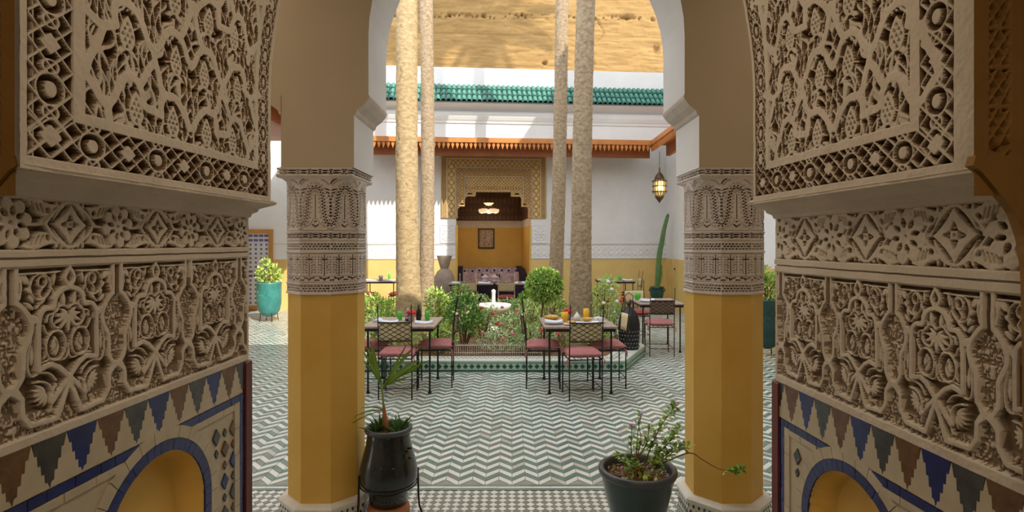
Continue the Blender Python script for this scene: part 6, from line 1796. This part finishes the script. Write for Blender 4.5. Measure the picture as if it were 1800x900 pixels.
# ------------------------------------------------------------------ cactus, teal pots
x, y, z = S(1155, 525, 14.2)
G = empty('cactus_pot', (x, y, .25), label='dark teal pot with ringed rim holding the tall cactus by the far right wall', cat='pot')
MB().lathe([(.12, 0), (.135, .01), (.155, .13), (.165, .23), (.155, .26), (.175, .28), (.175, .32), (.16, .32), (.14, .28)], n=28).build('body', ['teal_dark'], G)
MB().lathe([(.145, .28), (.0001, .29)], n=20).build('soil', ['soil'], G)
for s in (-1, 1): MB().tube([(s * .17, 0, .28), (s * .20, 0, .24), (s * .16, 0, .18)], .014, 6).build('handle', ['teal_dark'], G)
def cactus_stem(name, pts, radii, parent, ribs=6):
    b = MB(); pts = catmull(pts, 5); n = ribs * 4; vs = []; N = len(pts)
    for i, p in enumerate(pts):
        t = i / (N - 1); r = np.interp(t, np.linspace(0, 1, len(radii)), radii)
        for k in range(n):
            a = 2 * PI * k / n; rr_ = r * (1 + .22 * math.cos(ribs * a)) * (math.sqrt(max(1 - ((t - .96) / .04) ** 2, .02)) if t > .96 else 1)
            vs.append((p[0] + rr_ * math.cos(a), p[1] + rr_ * math.sin(a), p[2]))
    fs = [(i * n + k, i * n + (k + 1) % n, (i + 1) * n + (k + 1) % n, (i + 1) * n + k) for i in range(N - 1) for k in range(n)]
    b.add(vs, fs, 0, True); return b.build(name, ['cactus'], parent)
for k in range(4):
    a = k * PI / 2 + .5; MB().tube([(.10 * math.cos(a), .10 * math.sin(a), .01), (.15 * math.cos(a), .15 * math.sin(a), -.08), (.16 * math.cos(a), .16 * math.sin(a), -.25)], .009, 6).build('stand_leg', ['iron'], G)
C = empty('column_cactus', (x, y, .535), label='tall leaning column cactus in the dark pot by the far right wall', cat='cactus')
cactus_stem('stem', [(0, 0, 0), (.02, 0, .4), (.06, 0, .85), (.12, 0, 1.15), (.17, 0, 1.45), (.28, 0, 1.87)], [.045, .052, .055, .052, .046, .034], C)
cactus_stem('side_shoot', [(.0, 0, 0), (.05, 0, .15), (.09, 0, .35), (.10, 0, .6)], [.03, .04, .035, .02], C)
def teal_pot(x, y, s, m, label, plabel, seed, lm='leaf_light'):
    G = empty('teal_pot', (x, y, 0), label=label, cat='pot', group='glazed pots on iron stands')
    MB().lathe([(.06 * s, .10), (.14 * s, .13), (.21 * s, .22), (.245 * s, .38), (.25 * s, .60), (.25 * s, .78), (.262 * s, .80), (.262 * s, .83), (.24 * s, .83), (.235 * s, .78)], n=36).build('body', [m], G)
    MB().lathe([(.237 * s, .79), (.0001, .80)], n=24).build('soil', ['soil'], G)
    for k in range(4):
        a = k * PI / 2 + .7; MB().tube([(.17 * s * math.cos(a), .17 * s * math.sin(a), .22), (.18 * s * math.cos(a), .18 * s * math.sin(a), .1), (.19 * s * math.cos(a), .19 * s * math.sin(a), 0)], .008, 6).build('stand_leg', ['iron'], G)
    b = MB()
    for k in range(9):
        a = -PI / 2 + (k - 4) * .22; z = .58 + .05 * math.sin(k * 1.9); MB().ball((.25 * s * math.cos(a), .25 * s * math.sin(a), z), .018, 7, sc=(1, .6, 1.3)).build('relief_script', [m], G)
    shrub('potted_shrub', (x, y, .80), [((0, 0, .18), (.26 * s, .22 * s, .22), 330), ((-.05, 0, .36), (.14, .12, .16), 90)], lm, plabel, seed, .085, cat='plant', leaf2='leaf')
    return G
x, y, z = S(473, 560, 12.1); teal_pot(x, y, 1.0, 'teal', 'large turquoise glazed pot seen left of the left pillar', 'yellow green bushy plant in the large turquoise pot', 51)
x, y, z = S(1348, 590, 8.4); teal_pot(x, y, .75, 'teal_dark', 'dark teal pot in the gap between the right pillar and the carved jamb', 'leafy plant in the dark teal pot right of the right pillar', 52)
